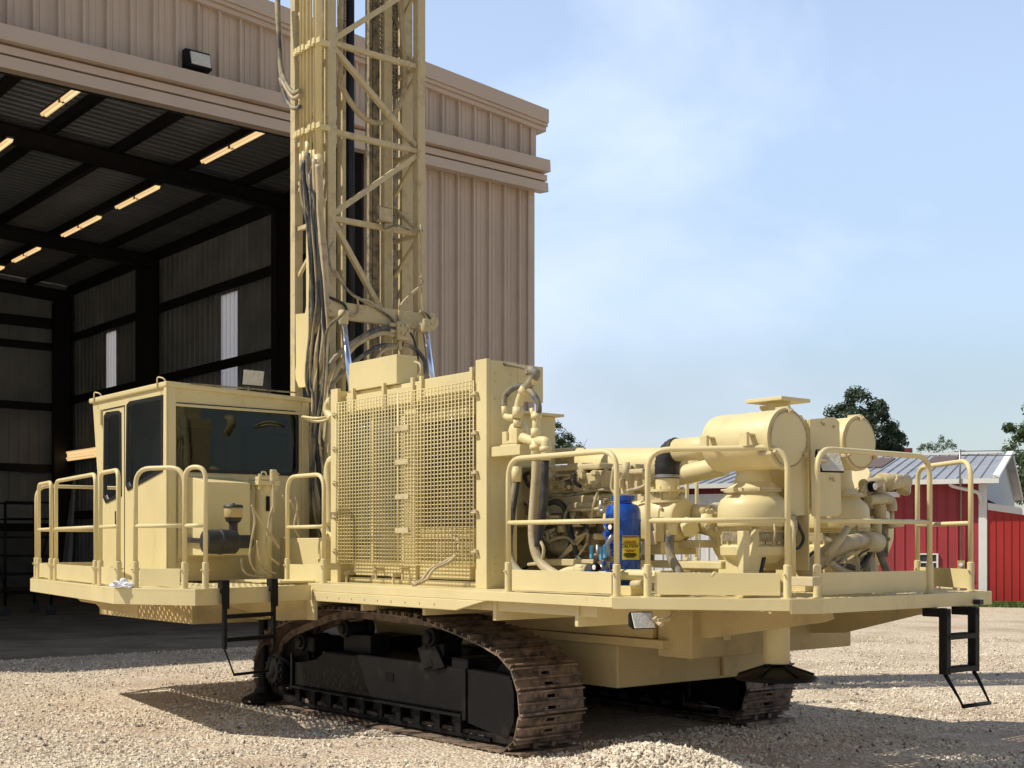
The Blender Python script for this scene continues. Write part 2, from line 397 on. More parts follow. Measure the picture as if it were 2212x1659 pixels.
m_ = Mesh(); ribbed(m_, ((UF-.06, VE-.02), (UF-.06, VL)), lambda u, v: 10.7, lambda u, v: rz(v)-.2, (-1, 0)); m_.quadbox([(UF, VL, 10.2), (UF+.12, VL, 10.2), (UF+.12, VE, 10.2), (UF, VE, 10.2), (UF, VL, rz(VL)-.1), (UF+.12, VL, rz(VL)-.1), (UF+.12, VE, rz(VE)-.1), (UF, VE, rz(VE)-.1)])
lab(build('gable_wall', m_, 'siding', shop), 'ribbed taupe gable wall above the doorway')
# door track cover: three stepped boxes
m_ = Mesh()
m_.plate([[(0, 10.05), (-.32, 10.02), (-.30, 10.24), (-.15, 10.25), (-.15, 10.285), (-.27, 10.29), (-.27, 10.43), (-.13, 10.435), (-.13, 10.475), (-.40, 10.48), (-.38, 10.76), (0, 10.82)]], lambda a, b: (UF-.06+a, VE+.22, b), (0, -(VE+.22-VL), 0))
build('door_track_cover', m_, 'trim', shop)
m_ = Mesh()
for (a0, a1, b0, b1) in ((-.30, .2, -.16, .16), (-.26, .2, -.24, -.165), (-.20, .2, -.34, -.245)):
    m_.quadbox([(UF+a0, VE+.3, rz(VE)+b0), (UF+a1, VE+.3, rz(VE)+b0), (UF+a1, VL, rz(VL)+b0), (UF+a0, VL, rz(VL)+b0), (UF+a0, VE+.3, rz(VE)+b1), (UF+a1, VE+.3, rz(VE)+b1), (UF+a1, VL, rz(VL)+b1), (UF+a0, VL, rz(VL)+b1)])
build('fascia', m_, 'trim', shop)
m_ = Mesh(); m_.box(UF-.07, UF+.03, VE-.14, VE+.05, -.1, 10.1); m_.box(UF-.12, UF-.065, VE-.10, VE+.055, 10.75, 11.9)
build('corner_trim', m_, 'siding', shop)
# right wall, seen from inside
m_ = Mesh()
SK = [(38.0, 39.2, 5.2, 10.0), (48.05, 49.1, 7.7, 10.0)]
def zc_(u, v): return ri(VE)+.03
segs = [(UF+.2, 38.0), (39.2, 48.05), (49.1, UB)]
for a, b in segs: ribbed(m_, ((a, VE-.05), (b, VE-.05)), lambda u, v: 0, zc_, (0, -1), pitch=.40, d=.04)
for a, b, z0, z1 in SK:
    ribbed(m_, ((a, VE-.05), (b, VE-.05)), lambda u, v: z1, zc_, (0, -1), pitch=.40, d=.04); ribbed(m_, ((a, VE-.05), (b, VE-.05)), lambda u, v: 0, lambda u, v: z0, (0, -1), pitch=.40, d=.04)
m_.box(UF+.2, 38.0, VE+.0, VE+.06, 0, 12); m_.box(39.2, 48.05, VE+.0, VE+.06, 0, 12); m_.box(49.1, UB, VE+.0, VE+.06, 0, 12)
m_.box(38.0, 39.2, VE, VE+.06, 0, 5.2); m_.box(38.0, 39.2, VE, VE+.06, 10, 12); m_.box(48.05, 49.1, VE, VE+.06, 0, 7.7); m_.box(48.05, 49.1, VE, VE+.06, 10, 12)
lab(build('side_wall', m_, 'liner', shop), 'grey ribbed inner side wall with light strips')
for a, b, z0, z1 in SK:
    m_ = Mesh(); ribbed(m_, ((a, VE-.04), (b, VE-.04)), lambda u, v: z0, lambda u, v: z1, (0, -1), pitch=.28, d=.02)
    lab(build('skylight_panel', m_, 'skylight', shop), 'pale translucent wall light strip')
m_ = Mesh(); ribbed(m_, ((UB-.1, VL), (UB-.1, VE)), lambda u, v: 2.2, lambda u, v: ri(v), (-1, 0), pitch=.40, d=.04); m_.box(UB, UB+.1, VL, VE, 0, 12.3)
lab(build('back_wall', m_, 'liner', shop), 'dark grey ribbed back wall inside')
m_ = Mesh(); m_.box(UB-.35, UB-.16, VL, VE-.2, 0, 2.3)
build('block_wall', m_, 'block', shop)
m_ = Mesh(); m_.box(UF, UB, VL-.1, VL, 0, 14.2)
lab(build('far_side_wall', m_, 'liner', shop), 'inner wall on the hidden side')
# roof, ribbed underneath across the slope
m_ = Mesh(); u = UF+2.6; lo = []; hi = []
while u < UB+.1:
    for s, o in ((0, 0), (.21, 0), (.24, .045), (.30, .045)):
        lo.append(m_.bm.verts.new(W(u+s, VE+.1, ri(VE)+o))); hi.append(m_.bm.verts.new(W(u+s, VL, ri(VL)+o)))
    u += .33
for i in range(len(lo)-1): m_.bm.faces.new((lo[i], lo[i+1], hi[i+1], hi[i]))
m_.quadbox([(UF+2.6, VE+.1, ri(VE)+.06), (UB, VE+.1, ri(VE)+.06), (UB, VL, ri(VL)+.06), (UF+2.6, VL, ri(VL)+.06), (UF+2.6, VE+.1, ri(VE)+.12), (UB, VE+.1, ri(VE)+.12), (UB, VL, ri(VL)+.12), (UF+2.6, VL, ri(VL)+.12)])
m_.quadbox([(UF+.21, VE+.1, rz(VE)-.1), (UF+2.59, VE+.1, ri(VE)-.02), (UF+2.59, VL, ri(VL)-.02), (UF+.21, VL, rz(VL)-.1), (UF+.21, VE+.1, rz(VE)), (UF+2.59, VE+.1, ri(VE)+.08), (UF+2.59, VL, ri(VL)+.08), (UF+.21, VL, rz(VL))])
build('roof', m_, 'roofin', shop)
# frames
def rb(v): return ri(v) - .72
for uu in (33.8, 43.75, 52.2):
    m_ = Mesh()
    for du, w in ((0, .03),):
        m_.quadbox([(uu-.02, VL, rb(VL)), (uu+.02, VL, rb(VL)), (uu+.02, VE-.3, rb(VE)), (uu-.02, VE-.3, rb(VE)), (uu-.02, VL, ri(VL)-.29), (uu+.02, VL, ri(VL)-.29), (uu+.02, VE-.3, ri(VE)-.29), (uu-.02, VE-.3, ri(VE)-.29)])
    for zo in (-.75, -.32):
        m_.quadbox([(uu-.15, VL, ri(VL)+zo), (uu+.15, VL, ri(VL)+zo), (uu+.15, VE-.3, ri(VE)+zo), (uu-.15, VE-.3, ri(VE)+zo), (uu-.15, VL, ri(VL)+zo+.03), (uu+.15, VL, ri(VL)+zo+.03), (uu+.15, VE-.3, ri(VE)+zo+.03), (uu-.15, VE-.3, ri(VE)+zo+.03)])
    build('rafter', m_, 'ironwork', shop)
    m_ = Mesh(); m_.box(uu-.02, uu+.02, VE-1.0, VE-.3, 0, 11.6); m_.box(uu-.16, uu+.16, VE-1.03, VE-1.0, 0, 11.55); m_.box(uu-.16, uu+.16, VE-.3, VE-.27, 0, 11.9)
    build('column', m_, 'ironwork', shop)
m_ = Mesh(); m_.box(UF+.1, UF+.5, VJ-.05, VJ+.3, 0, 10.5); build('door_jamb', m_, 'ironwork', shop)
m_ = Mesh(); m_.quadbox([(UF+.14, VL, 10.1), (UF+.2, VL, 10.1), (UF+.2, VE-.3, 10.1), (UF+.14, VE-.3, 10.1), (UF+.14, VL, rz(VL)-.3), (UF+.2, VL, rz(VL)-.3), (UF+.2, VE-.3, rz(VE)-.3), (UF+.14, VE-.3, rz(VE)-.3)]); build('header_beam', m_, 'ironwork', shop)
for v in (17.56, 15.65, 13.75, 11.85, 9.95, 8.05, 6.15, 4.25, 2.35, .45):
    m_ = Mesh(); m_.box(UF+2.62, UB, v-.04, v+.04, ri(v)-.25, ri(v)-.02); m_.box(UF+2.62, UB, v-.04, v+.14, ri(v)-.275, ri(v)-.25)
    build('purlin', m_, 'ironwork', shop)
m_ = Mesh(); m_.box(UF+2.62, UB-.2, VE-.36, VE-.10, ri(VE)-.34, ri(VE)-.02); build('eave_gap_cover', m_, 'ironwork', shop)  # beam added to block the light leaking along the wall top
for z in (2.9, 5.35, 7.6, 10.15):
    m_ = Mesh(); m_.box(UF+.2, UB-.2, VE-.33, VE-.11, z-.02, z+.02); m_.box(UF+.2, UB-.2, VE-.35, VE-.32, z-.16, z+.16); build('girt', m_, 'ironwork', shop)
for z in (2.4, 4.8, 7.3, 9.75, 10.7):
    m_ = Mesh(); m_.box(UB-.38, UB-.36, VL, VE-.35, z-.16 - (.06 if z > 10 else 0), z+.16+(.06 if z > 10 else 0)); m_.box(UB-.36, UB-.14, VL, VE-.35, z-.02, z+.02); build('girt', m_, 'ironwork', shop)
# strip lights hang in the shop
def strip(u0, u1, v, z, lbl):
    t = thing('ceiling_light', W((u0+u1)/2, v, z), lbl, 'ceiling light', 'strip lights inside the workshop')
    m_ = Mesh(); m_.box(u0, u1, v-.08, v+.08, z+.05, z+.10); m_.box((u0+u1)/2-.05, (u0+u1)/2+.05, v-.09, v+.09, z-.03, z+.05); build('housing', m_, 'steel', t)
    m_ = Mesh(); 
    for dv in (-.045, .045): m_.tube([(u0+.05, v+dv, z), (u1-.05, v+dv, z)], .034, 8)
    m_.box(u0, u1, v-.075, v+.075, z+.02, z+.045)
    build('tube', m_, 'tube', t)
strip(28.3, 30.9, 10.7, 12.0, 'lit yellow strip light nearest the left end of the door header')
strip(33.3, 36.0, 10.7, 12.0, 'lit strip light cut by the left edge of the photo')
strip(28.6, 32.0, 15.35, 12.0, 'long lit strip light closest to the drill mast')
strip(35.0, 38.0, 15.4, 12.0, 'second lit strip light behind the one closest to the mast')
strip(39.4, 42.6, 15.4, 12.0, 'third lit strip light in the row running into the workshop')
strip(44.9, 47.6, 15.4, 12.0, 'fourth small lit strip light deep in the workshop')
strip(48.8, 51.0, 15.4, 12.0, 'farthest tiny lit strip light at the left edge of the photo')
t = thing('wall_light', W(50.3, 19.2, 5.2), 'lit yellow strip light fixed low on the inner side wall left of the cab', 'wall light')
m_ = Mesh(); m_.box(48.9, 52.1, 19.02, 19.1, 5.1, 5.5); build('housing', m_, 'steel', t)
m_ = Mesh()
for dz in (.16, .40): m_.tube([(49, 18.97, 5.06+dz), (52.0, 18.97, 5.06+dz)], .045, 8)
m_.box(48.95, 52.05, 18.99, 19.015, 5.12, 5.48)
build('tube', m_, 'tube', t)
# wall pack lamp on facade
c = pu(Z2b(1447, 440), UF-.3)
t = thing('flood_light', W(UF-.1, c[1], c[2]), 'black wall pack flood light on the taupe wall above the doorway', 'flood light')
m_ = Mesh(); v0, z0 = c[1], c[2]
m_.quadbox([(UF-.1, v0-.27, z0-.17), (UF-.36, v0-.26, z0-.16), (UF-.36, v0+.25, z0-.16), (UF-.1, v0+.25, z0-.17), (UF-.1, v0-.27, z0+.20), (UF-.26, v0-.27, z0+.20), (UF-.26, v0+.25, z0+.20), (UF-.1, v0+.25, z0+.20)])
build('housing', m_, 'black', t, bevel=.02)
m_ = Mesh(); m_.quadbox([(UF-.35, v0-.19, z0-.12), (UF-.40, v0-.19, z0-.12), (UF-.40, v0+.21, z0-.12), (UF-.35, v0+.21, z0-.12), (UF-.26, v0-.19, z0+.15), (UF-.33, v0-.19, z0+.14), (UF-.33, v0+.21, z0+.14), (UF-.26, v0+.21, z0+.15)])
build('lens', m_, 'lens', t, bevel=.015)
# things on the shop floor
def rack(u, v, lbl, tilt):
    t = thing('scaffold_frame', W(u, v, 0), lbl, 'scaffold', 'wheeled scaffold frames')
    m_ = Mesh()
    for du in (0, 1.2):
        for k in range(2):
            m_.tube([(u+du, v+k*1.1, .25), (u+du, v+k*1.1, 2.75)], .035, 8)
        for z in (.55, 1.0, 1.45, 1.9, 2.35, 2.75): m_.tube([(u+du, v, z), (u+du, v+1.1, z)], .022, 8)
    m_.tube([(u, v, .6), (u+1.2, v, 2.3)], .02, 6); m_.tube([(u, v+1.1, 2.3), (u+1.2, v+1.1, .6)], .02, 6)
    build('frame', m_, 'black', t)
    for du in (0, 1.2):
        for k in range(2):
            m_ = Mesh(); m_.lathe((u+du-.03, v+k*1.1, .12), (1, 0, 0), [(0, .10), (.01, .12), (.05, .12), (.06, .10)], 16); build('wheel', m_, 'rubber', t)
a = pz((75, 1275), 0); rack(31.0, 7.0, 'black wheeled scaffold frame on the shop floor at the left edge', 0)
rack(31.5, 10.0, 'black wheeled scaffold frame standing just left of the cab platform', 0)
t = thing('workbench', W(44, 13, 0), 'cluttered dark workbench against the back of the workshop', 'workbench')
m_ = Mesh(); m_.box(44, 44.9, 10.6, 13.4, .85, .92)
for dv in (10.7, 13.3):
    for du in (44.05, 44.85): m_.box(du-.03, du+.03, dv-.03, dv+.03, 0, .85)
m_.box(44.1, 44.8, 10.8, 13.2, .25, .29)
build('table', m_, 'steel', t)
m_ = Mesh()
for k in range(9):
    v = 10.9 + k*.27; s = random.uniform(.08, .2); m_.box(44.3, 44.3+s, v, v+s, .92, .92+random.uniform(.06, .25))
build('clutter', m_, 'block', t, bevel=.01)
t = Mesh(); s0 = pv((146, 1240), 18.9)
t.quadbox([(s0[0]-.25, 18.75, .02), (s0[0]+.55, 18.75, .02), (s0[0]+.55, 18.95, .02), (s0[0]-.25, 18.95, .02), (s0[0]+.02, 19.2, 4.4), (s0[0]+.20, 19.2, 4.4), (s0[0]+.20, 19.25, 4.4), (s0[0]+.02, 19.25, 4.4)])
tag(build('panel', t, 'white', at=W(s0[0], 18.9, 0)), 'tall narrow white panel leaning on the inner side wall', 'panel')

# gravel: loose chips on the ground near the camera and a heaped ridge
def stones(me, n, sampler, smin, smax):
    ico = []
    tmp = bmesh.new(); bmesh.ops.create_icosphere(tmp, subdivisions=1, radius=1); tmp.verts.ensure_lookup_table()
    base = [v.co.copy() for v in tmp.verts]; fc = [[v.index for v in f.verts] for f in tmp.faces]; tmp.free()
    # octahedral chips: 6 verts, 8 faces
    base = [Vector((1,0,0)), Vector((-1,0,0)), Vector((0,1,0)), Vector((0,-1,0)), Vector((0,0,1)), Vector((0,0,-1))]
    fc = [(0,2,4),(2,1,4),(1,3,4),(3,0,4),(2,0,5),(1,2,5),(3,1,5),(0,3,5)]
    V = []; Fc = []
    for i in range(n):
        r = sampler()
        if r is None: continue
        x, y, z = r; s = random.uniform(smin, smax)*(1.6 if random.random() < .06 else 1)
        R = Matrix.Rotation(random.uniform(0, 6.28), 3, (random.random(), random.random(), random.random()+.01)); D = (s*random.uniform(.7, 1.3), s*random.uniform(.6, 1), s*random.uniform(.4, .75))
        k = len(V)
        for b in base:
            p = Vector((b.x*D[0], b.y*D[1], b.z*D[2]))*random.uniform(.75, 1.2); p.rotate(R); V.append((x+p.x, y+p.y, z+p.z))
        for f in fc: Fc.append([k+j for j in f])
    d = bpy.data.meshes.new(me); d.from_pydata(V, [], Fc); d.materials.append(M['stone']); d.materials.append(M['stone2'])
    mi = []
    for i in range(len(Fc)//8): mi += [1 if random.random() < .05 else 0]*8
    d.polygons.foreach_set('material_index', mi)
    ob = bpy.data.objects.new(me, d); C.objects.link(ob); return ob
from mathutils import noise as mn
def samp():
    t = 9.0*math.exp(random.random()**1.25*math.log(24/9.0)); x = random.uniform(-.42, .42)*t
    u, v, _ = uvz(x, t, 0)
    if 8.3 < u < 12.3 and v > 6.9 and v < 10: return None
    if u > 19.65: return None
    if mn.noise(Vector((x*.55+3, t*.8, 0))) + .5*mn.noise(Vector((x*1.7, t*2.3, 4))) > random.uniform(.12, .42): return None
    for c0, sl, cv in ((9.75, .10, .04), (11.0, -.16, .03), (12.6, -.16, .03)):
        if abs(t - (c0 + sl*x + cv*x*x)) < .16 and random.random() < .72: return None
    return (x, t, random.uniform(-.004, .012))
o = stones('gravel', 74000, samp, .009, .022); tag(o, None, None, kind='stuff')
PCw = Vector((1.0, 9.8, 0))
def moundz(x, y):
    dx = (x-PCw.x)/.85; dy = (y-(PCw.y-.35))/.6; return max(0, .27*math.exp(-(dx*dx+dy*dy)*1.3) - .015)
def samp2():
    x = PCw.x + random.gauss(0, .75); y = PCw.y - .35 + random.gauss(0, .5); z = moundz(x, y)
    return (x, y, z + random.uniform(-.004, .015)) if z > .004 else None
o = stones('gravel_heap', 11000, samp2, .011, .026); tag(o, None, None, kind='stuff')
m_ = Mesh(); N = 30; grid = [[m_.bm.verts.new((PCw.x-2.6+5.2*i/N, PCw.y-2.4+4*j/N, moundz(PCw.x-2.6+5.2*i/N, PCw.y-2.4+4*j/N)-.012)) for j in range(N+1)] for i in range(N+1)]
for i in range(N):
    for j in range(N): m_.bm.faces.new((grid[i][j], grid[i+1][j], grid[i+1][j+1], grid[i][j+1])).smooth = True
struct('ground_mound', m_, 'gravel')

# ---------------- barn ----------------
BC = Vector((13.66, 37.0, 0)); BW = Vector((-.915, .404, 0)); BN = Vector((.404, .915, 0))
def bw(a, b, z): return BC + BW*a + BN*b + Vector((0, 0, z))
def toloc(P): return uvz(P.x, P.y, P.z)
def bl(a, b, z): return toloc(bw(a, b, z))
barn = thing('red_barn', bw(8, 4, 0), 'dark red metal barn with grey ribbed roof and white trim behind the drill', 'barn')
EZ, RZ, BL, BD = 3.57, 4.85, 30, 17.2
def bribs(me, a0, a1, z0f, z1f, pitch, off, d=.03, b=0.0, w=.05):
    n = int(abs(a1-a0)/pitch)
    for k in range(n):
        a = min(a0, a1) + pitch*(k+.5)
        for dd in ((0,) if w > .045 else (0,)):
            me.quadbox([bl(a-w, b, z0f(a)), bl(a+w, b, z0f(a)), bl(a+w*.5, b-d, z0f(a)), bl(a-w*.5, b-d, z0f(a)), bl(a-w, b, z1f(a)), bl(a+w, b, z1f(a)), bl(a+w*.5, b-d, z1f(a)), bl(a-w*.5, b-d, z1f(a))])
m_ = Mesh(); m_.quadbox([bl(0,0,0), bl(BL,0,0), bl(BL,.12,0), bl(0,.12,0), bl(0,0,EZ), bl(BL,0,EZ), bl(BL,.12,EZ), bl(0,.12,EZ)])
bribs(m_, .3, 6.2, lambda a: .02, lambda a: EZ-.12, .30, 0, w=.028); bribs(m_, 6.2, 20, lambda a: 3.3, lambda a: EZ-.12, .30, 0, w=.028)
lab(build('wall', m_, 'barnred', barn), 'dark red ribbed long wall')
m_ = Mesh(); m_.quadbox([bl(6.2,-.12,.02), bl(16,-.12,.02), bl(16,-.02,.02), bl(6.2,-.02,.02), bl(6.2,-.12,3.2), bl(16,-.12,3.2), bl(16,-.02,3.2), bl(6.2,-.02,3.2)])
bribs(m_, 6.2, 16, lambda a: .03, lambda a: 3.1, .3, 0, b=-.12, w=.03)
lab(build('sliding_door', m_, 'white', barn), 'wide white ribbed sliding door')
m_ = Mesh(); m_.plate([[(0,0),(BD,0),(BD,EZ),(BD/2,RZ),(0,EZ)]], lambda a, b: bl(.02, a, b), (0,0,0.001)); 
lab(build('gable_wall', m_, 'barndark', barn), 'red gable end wall with shade darkened into its colour')
m_ = Mesh(); m_.plate([[(0,EZ-.55),(BD,EZ-.55),(BD,EZ),(BD/2,RZ),(0,EZ)]], lambda a, b: bl(-.03, a, b), tuple(x-y for x, y in zip(bl(-.07,0,0), bl(-.03,0,0)))); 
lab(build('gable_siding', m_, 'paleside', barn), 'white gable siding with shade greyed into its colour')
m_ = Mesh()
for b0, b1, z0, z1 in ((-.35, BD/2, EZ-.03, RZ), (BD+.35, BD/2, EZ-.03, RZ)):
    m_.quadbox([bl(-.35,b0,z0), bl(BL,b0,z0), bl(BL,b1,z1), bl(-.35,b1,z1), bl(-.35,b0,z0+.05), bl(BL,b0,z0+.05), bl(BL,b1,z1+.05), bl(-.35,b1,z1+.05)])
k = 0
while k*.32 < BL:
    a = k*.32-.2; m_.quadbox([bl(a,-.35,EZ+.02), bl(a+.035,-.35,EZ+.02), bl(a+.035,BD/2,RZ+.05), bl(a,BD/2,RZ+.05), bl(a,-.35,EZ+.06), bl(a+.035,-.35,EZ+.06), bl(a+.035,BD/2,RZ+.09), bl(a,BD/2,RZ+.09)]); k += 1
build('roof', m_, 'tin', barn)
def roofpt(a, f, dz=0): return bl(a, -.35 + f*(BD/2+.35), EZ+.02+(RZ+.03-EZ)*f+dz)
for a0, a1, f0, f1 in ((1.3, 2.15, .52, .88), (3.42, 5.2, .48, .86)):
    m_ = Mesh(); m_.quadbox([roofpt(a0,f0,.0), roofpt(a1,f0,.0), roofpt(a1,f1,.0), roofpt(a0,f1,.0), roofpt(a0,f0,.055), roofpt(a1,f0,.055), roofpt(a1,f1,.055), roofpt(a0,f1,.055)])
    lab(build('roof_patch', m_, 'tinbrown', barn), 'brown weathered roof panel')
m_ = Mesh()
m_.quadbox([roofpt(-.42,0,.04), roofpt(-.22,0,.04), roofpt(-.22,1,.04), roofpt(-.42,1,.04), roofpt(-.42,0,.11), roofpt(-.22,0,.11), roofpt(-.22,1,.11), roofpt(-.42,1,.11)])
m_.quadbox([bl(-.4,BD/2,RZ-.02), bl(-.36,BD/2,RZ-.02), bl(-.36,BD+.35,EZ-.05), bl(-.4,BD+.35,EZ-.05), bl(-.4,BD/2,RZ+.08), bl(-.36,BD/2,RZ+.08), bl(-.36,BD+.35,EZ+.05), bl(-.4,BD+.35,EZ+.05)])
m_.quadbox([bl(-.4,-.5,EZ-.1), bl(BL,-.5,EZ-.1), bl(BL,-.36,EZ-.1), bl(-.4,-.36,EZ-.1), bl(-.4,-.5,EZ+.04), bl(BL,-.5,EZ+.04), bl(BL,-.36,EZ+.04), bl(-.4,-.36,EZ+.04)])
m_.quadbox([bl(-.06,-.07,0), bl(.17,-.07,0), bl(.17,-.01,0), bl(-.06,-.01,0), bl(-.06,-.07,EZ-.1), bl(.17,-.07,EZ-.1), bl(.17,-.01,EZ-.1), bl(-.06,-.01,EZ-.1)])
m_.quadbox([bl(6.1,-.16,3.2), bl(16,-.16,3.2), bl(16,-.02,3.2), bl(6.1,-.02,3.2), bl(6.1,-.16,3.3), bl(16,-.16,3.3), bl(16,-.02,3.3), bl(6.1,-.02,3.3)])
m_.quadbox([bl(0,BD/2-.2,RZ+.04), bl(BL,BD/2-.2,RZ+.04), bl(BL,BD/2+.2,RZ+.04), bl(0,BD/2+.2,RZ+.04), bl(0,BD/2-.2,RZ+.12), bl(BL,BD/2-.2,RZ+.12), bl(BL,BD/2+.2,RZ+.12), bl(0,BD/2+.2,RZ+.12)])
build('trim', m_, 'white', barn)
m_ = Mesh(); m_.tube([bl(.95,-.42,3.52), bl(.9,-.3,3.42), bl(.15,-.16,3.22), bl(.09,-.16,2.9)], .055, 8, fillet=.1)
build('downspout', m_, 'white', barn)
m_ = Mesh(); m_.quadbox([bl(2.35,-.3,3.12), bl(2.85,-.3,3.12), bl(2.85,-.01,3.12), bl(2.35,-.01,3.12), bl(2.35,-.3,3.27), bl(2.85,-.3,3.27), bl(2.85,-.01,3.29), bl(2.35,-.01,3.29)])
build('canopy', m_, 'white', barn)
m_ = Mesh(); m_.plate([[(1.28,.94),(1.84,.94),(1.84,1.46),(1.28,1.46)], [(1.33,.98),(1.79,.98),(1.79,1.18),(1.33,1.18)][::-1], [(1.33,1.22),(1.79,1.22),(1.79,1.42),(1.33,1.42)][::-1]], lambda a, b: bl(a, -.08, b), tuple(x-y for x, y in zip(bl(0,-.02,0), bl(0,-.08,0))))
wn = lab(build('window', m_, 'white', barn), 'small white double hung window')
m_ = Mesh(); m_.quadbox([bl(1.31,-.05,.96), bl(1.81,-.05,.96), bl(1.81,-.03,.96), bl(1.31,-.03,.96), bl(1.31,-.05,1.44), bl(1.81,-.05,1.44), bl(1.81,-.03,1.44), bl(1.31,-.03,1.44)])
build('pane', m_, 'pane', wn)
m_ = Mesh(); m_.quadbox([bl(.54,-.18,.96), bl(.74,-.18,.96), bl(.74,-.02,.96), bl(.54,-.02,.96), bl(.54,-.18,1.26), bl(.74,-.18,1.26), bl(.74,-.02,1.26), bl(.54,-.02,1.26)])
m_.tube([bl(.64,-.1,.1), bl(.64,-.1,.97)], .025, 8)
em = build('electric_meter', m_, 'brass', barn)
m_ = Mesh(); m_.tube([bl(.64,-.18,1.14), bl(.64,-.23,1.14)], .055, 14); build('meter_dial', m_, 'white', em)
m_ = Mesh(); m_.tube([bl(.64,-.1,1.26), bl(.64,-.1,3.3), bl(.64,-.52,3.5), bl(.64,-.52,4.45)], .03, 8); m_.tube([bl(.5,-.52,4.4), bl(.8,-.52,4.4)], .02, 6); build('conduit', m_, 'steel', barn)
m_ = Mesh(); m_.quadbox([bl(3.0,BD/2-.1,RZ), bl(3.25,BD/2-.1,RZ), bl(3.25,BD/2+.15,RZ), bl(3.0,BD/2+.15,RZ), bl(3.0,BD/2-.1,RZ+.33), bl(3.25,BD/2-.1,RZ+.33), bl(3.25,BD/2+.15,RZ+.33), bl(3.0,BD/2+.15,RZ+.33)])
build('chimney', m_, 'barndark', barn)
# lean-to
lean = thing('red_shed', bw(-4, 3, 0), 'bright red board lean-to shed with sloping white edge at the right of the photo', 'shed')
m_ = Mesh(); L0 = -9
m_.quadbox([bl(-.08,-.02,0), bl(L0,-.02,0), bl(L0,.08,0), bl(-.08,.08,0), bl(-.08,-.02,2.75), bl(L0,-.02,1.30), bl(L0,.08,1.30), bl(-.08,.08,2.75)])
bribs(m_, L0, -.1, lambda a: .02, lambda a: 2.70+.161*a, .21, 0, d=.02, b=-.02, w=.012)
build('wall', m_, 'barnred2', lean)
m_ = Mesh(); m_.quadbox([bl(-.08,-.1,2.72), bl(L0,-.1,1.27), bl(L0,.1,1.27), bl(-.08,.1,2.72), bl(-.08,-.1,2.92), bl(L0,-.1,1.47), bl(L0,.1,1.47), bl(-.08,.1,2.92)]); build('trim', m_, 'white', lean)
m_ = Mesh(); m_.quadbox([bl(-.08,.1,2.78), bl(L0,.1,1.33), bl(L0,9,1.33), bl(-.08,9,2.78), bl(-.08,.1,2.86), bl(L0,.1,1.41), bl(L0,9,1.41), bl(-.08,9,2.86)]); build('roof', m_, 'tin', lean)
m_ = Mesh()
for k in range(2):
    p, q = bw(.64, -.5, 4.4-.12*k), bw(-16, -4, 4.6-.3*k); m_.tube([p, (p+q)/2-Vector((0,0,.30)), q], .011, 6, smooth_path=True, world=True)
tag(build('power_line', m_, 'rubber', at=bw(2, 0, 4.7)), 'thin black power lines running from the red barn to the right', 'power line')
# grass strip
def blades(n):
    V = []; Fc = []
    for i in range(n):
        a = random.uniform(-9, 0.5); b = -random.random()**1.5*1.9 - .05; P = bw(a, b, 0); h = random.uniform(.04, .14); an = random.uniform(0, 3.14); w = .02; k = len(V)
        V += [(P.x-w*math.cos(an), P.y-w*math.sin(an), 0), (P.x+w*math.cos(an), P.y+w*math.sin(an), 0), (P.x+random.uniform(-.05,.05), P.y+random.uniform(-.05,.05), h)]; Fc.append((k,k+1,k+2))
    d = bpy.data.meshes.new('grass'); d.from_pydata(V, [], Fc); d.materials.append(M['grass']); o = bpy.data.objects.new('grass', d); C.objects.link(o); return o
tag(blades(16000), None, None, kind='stuff')
m_ = Mesh(); m_.quadbox([bl(.6,-1.7,-.02), bl(-9,-1.9,-.02), bl(-9,-.02,-.02), bl(.6,-.02,-.02), bl(.6,-1.7,.006), bl(-9,-1.9,.006), bl(-9,-.02,.006), bl(.6,-.02,.006)]); struct('grass_verge', m_, 'grass')

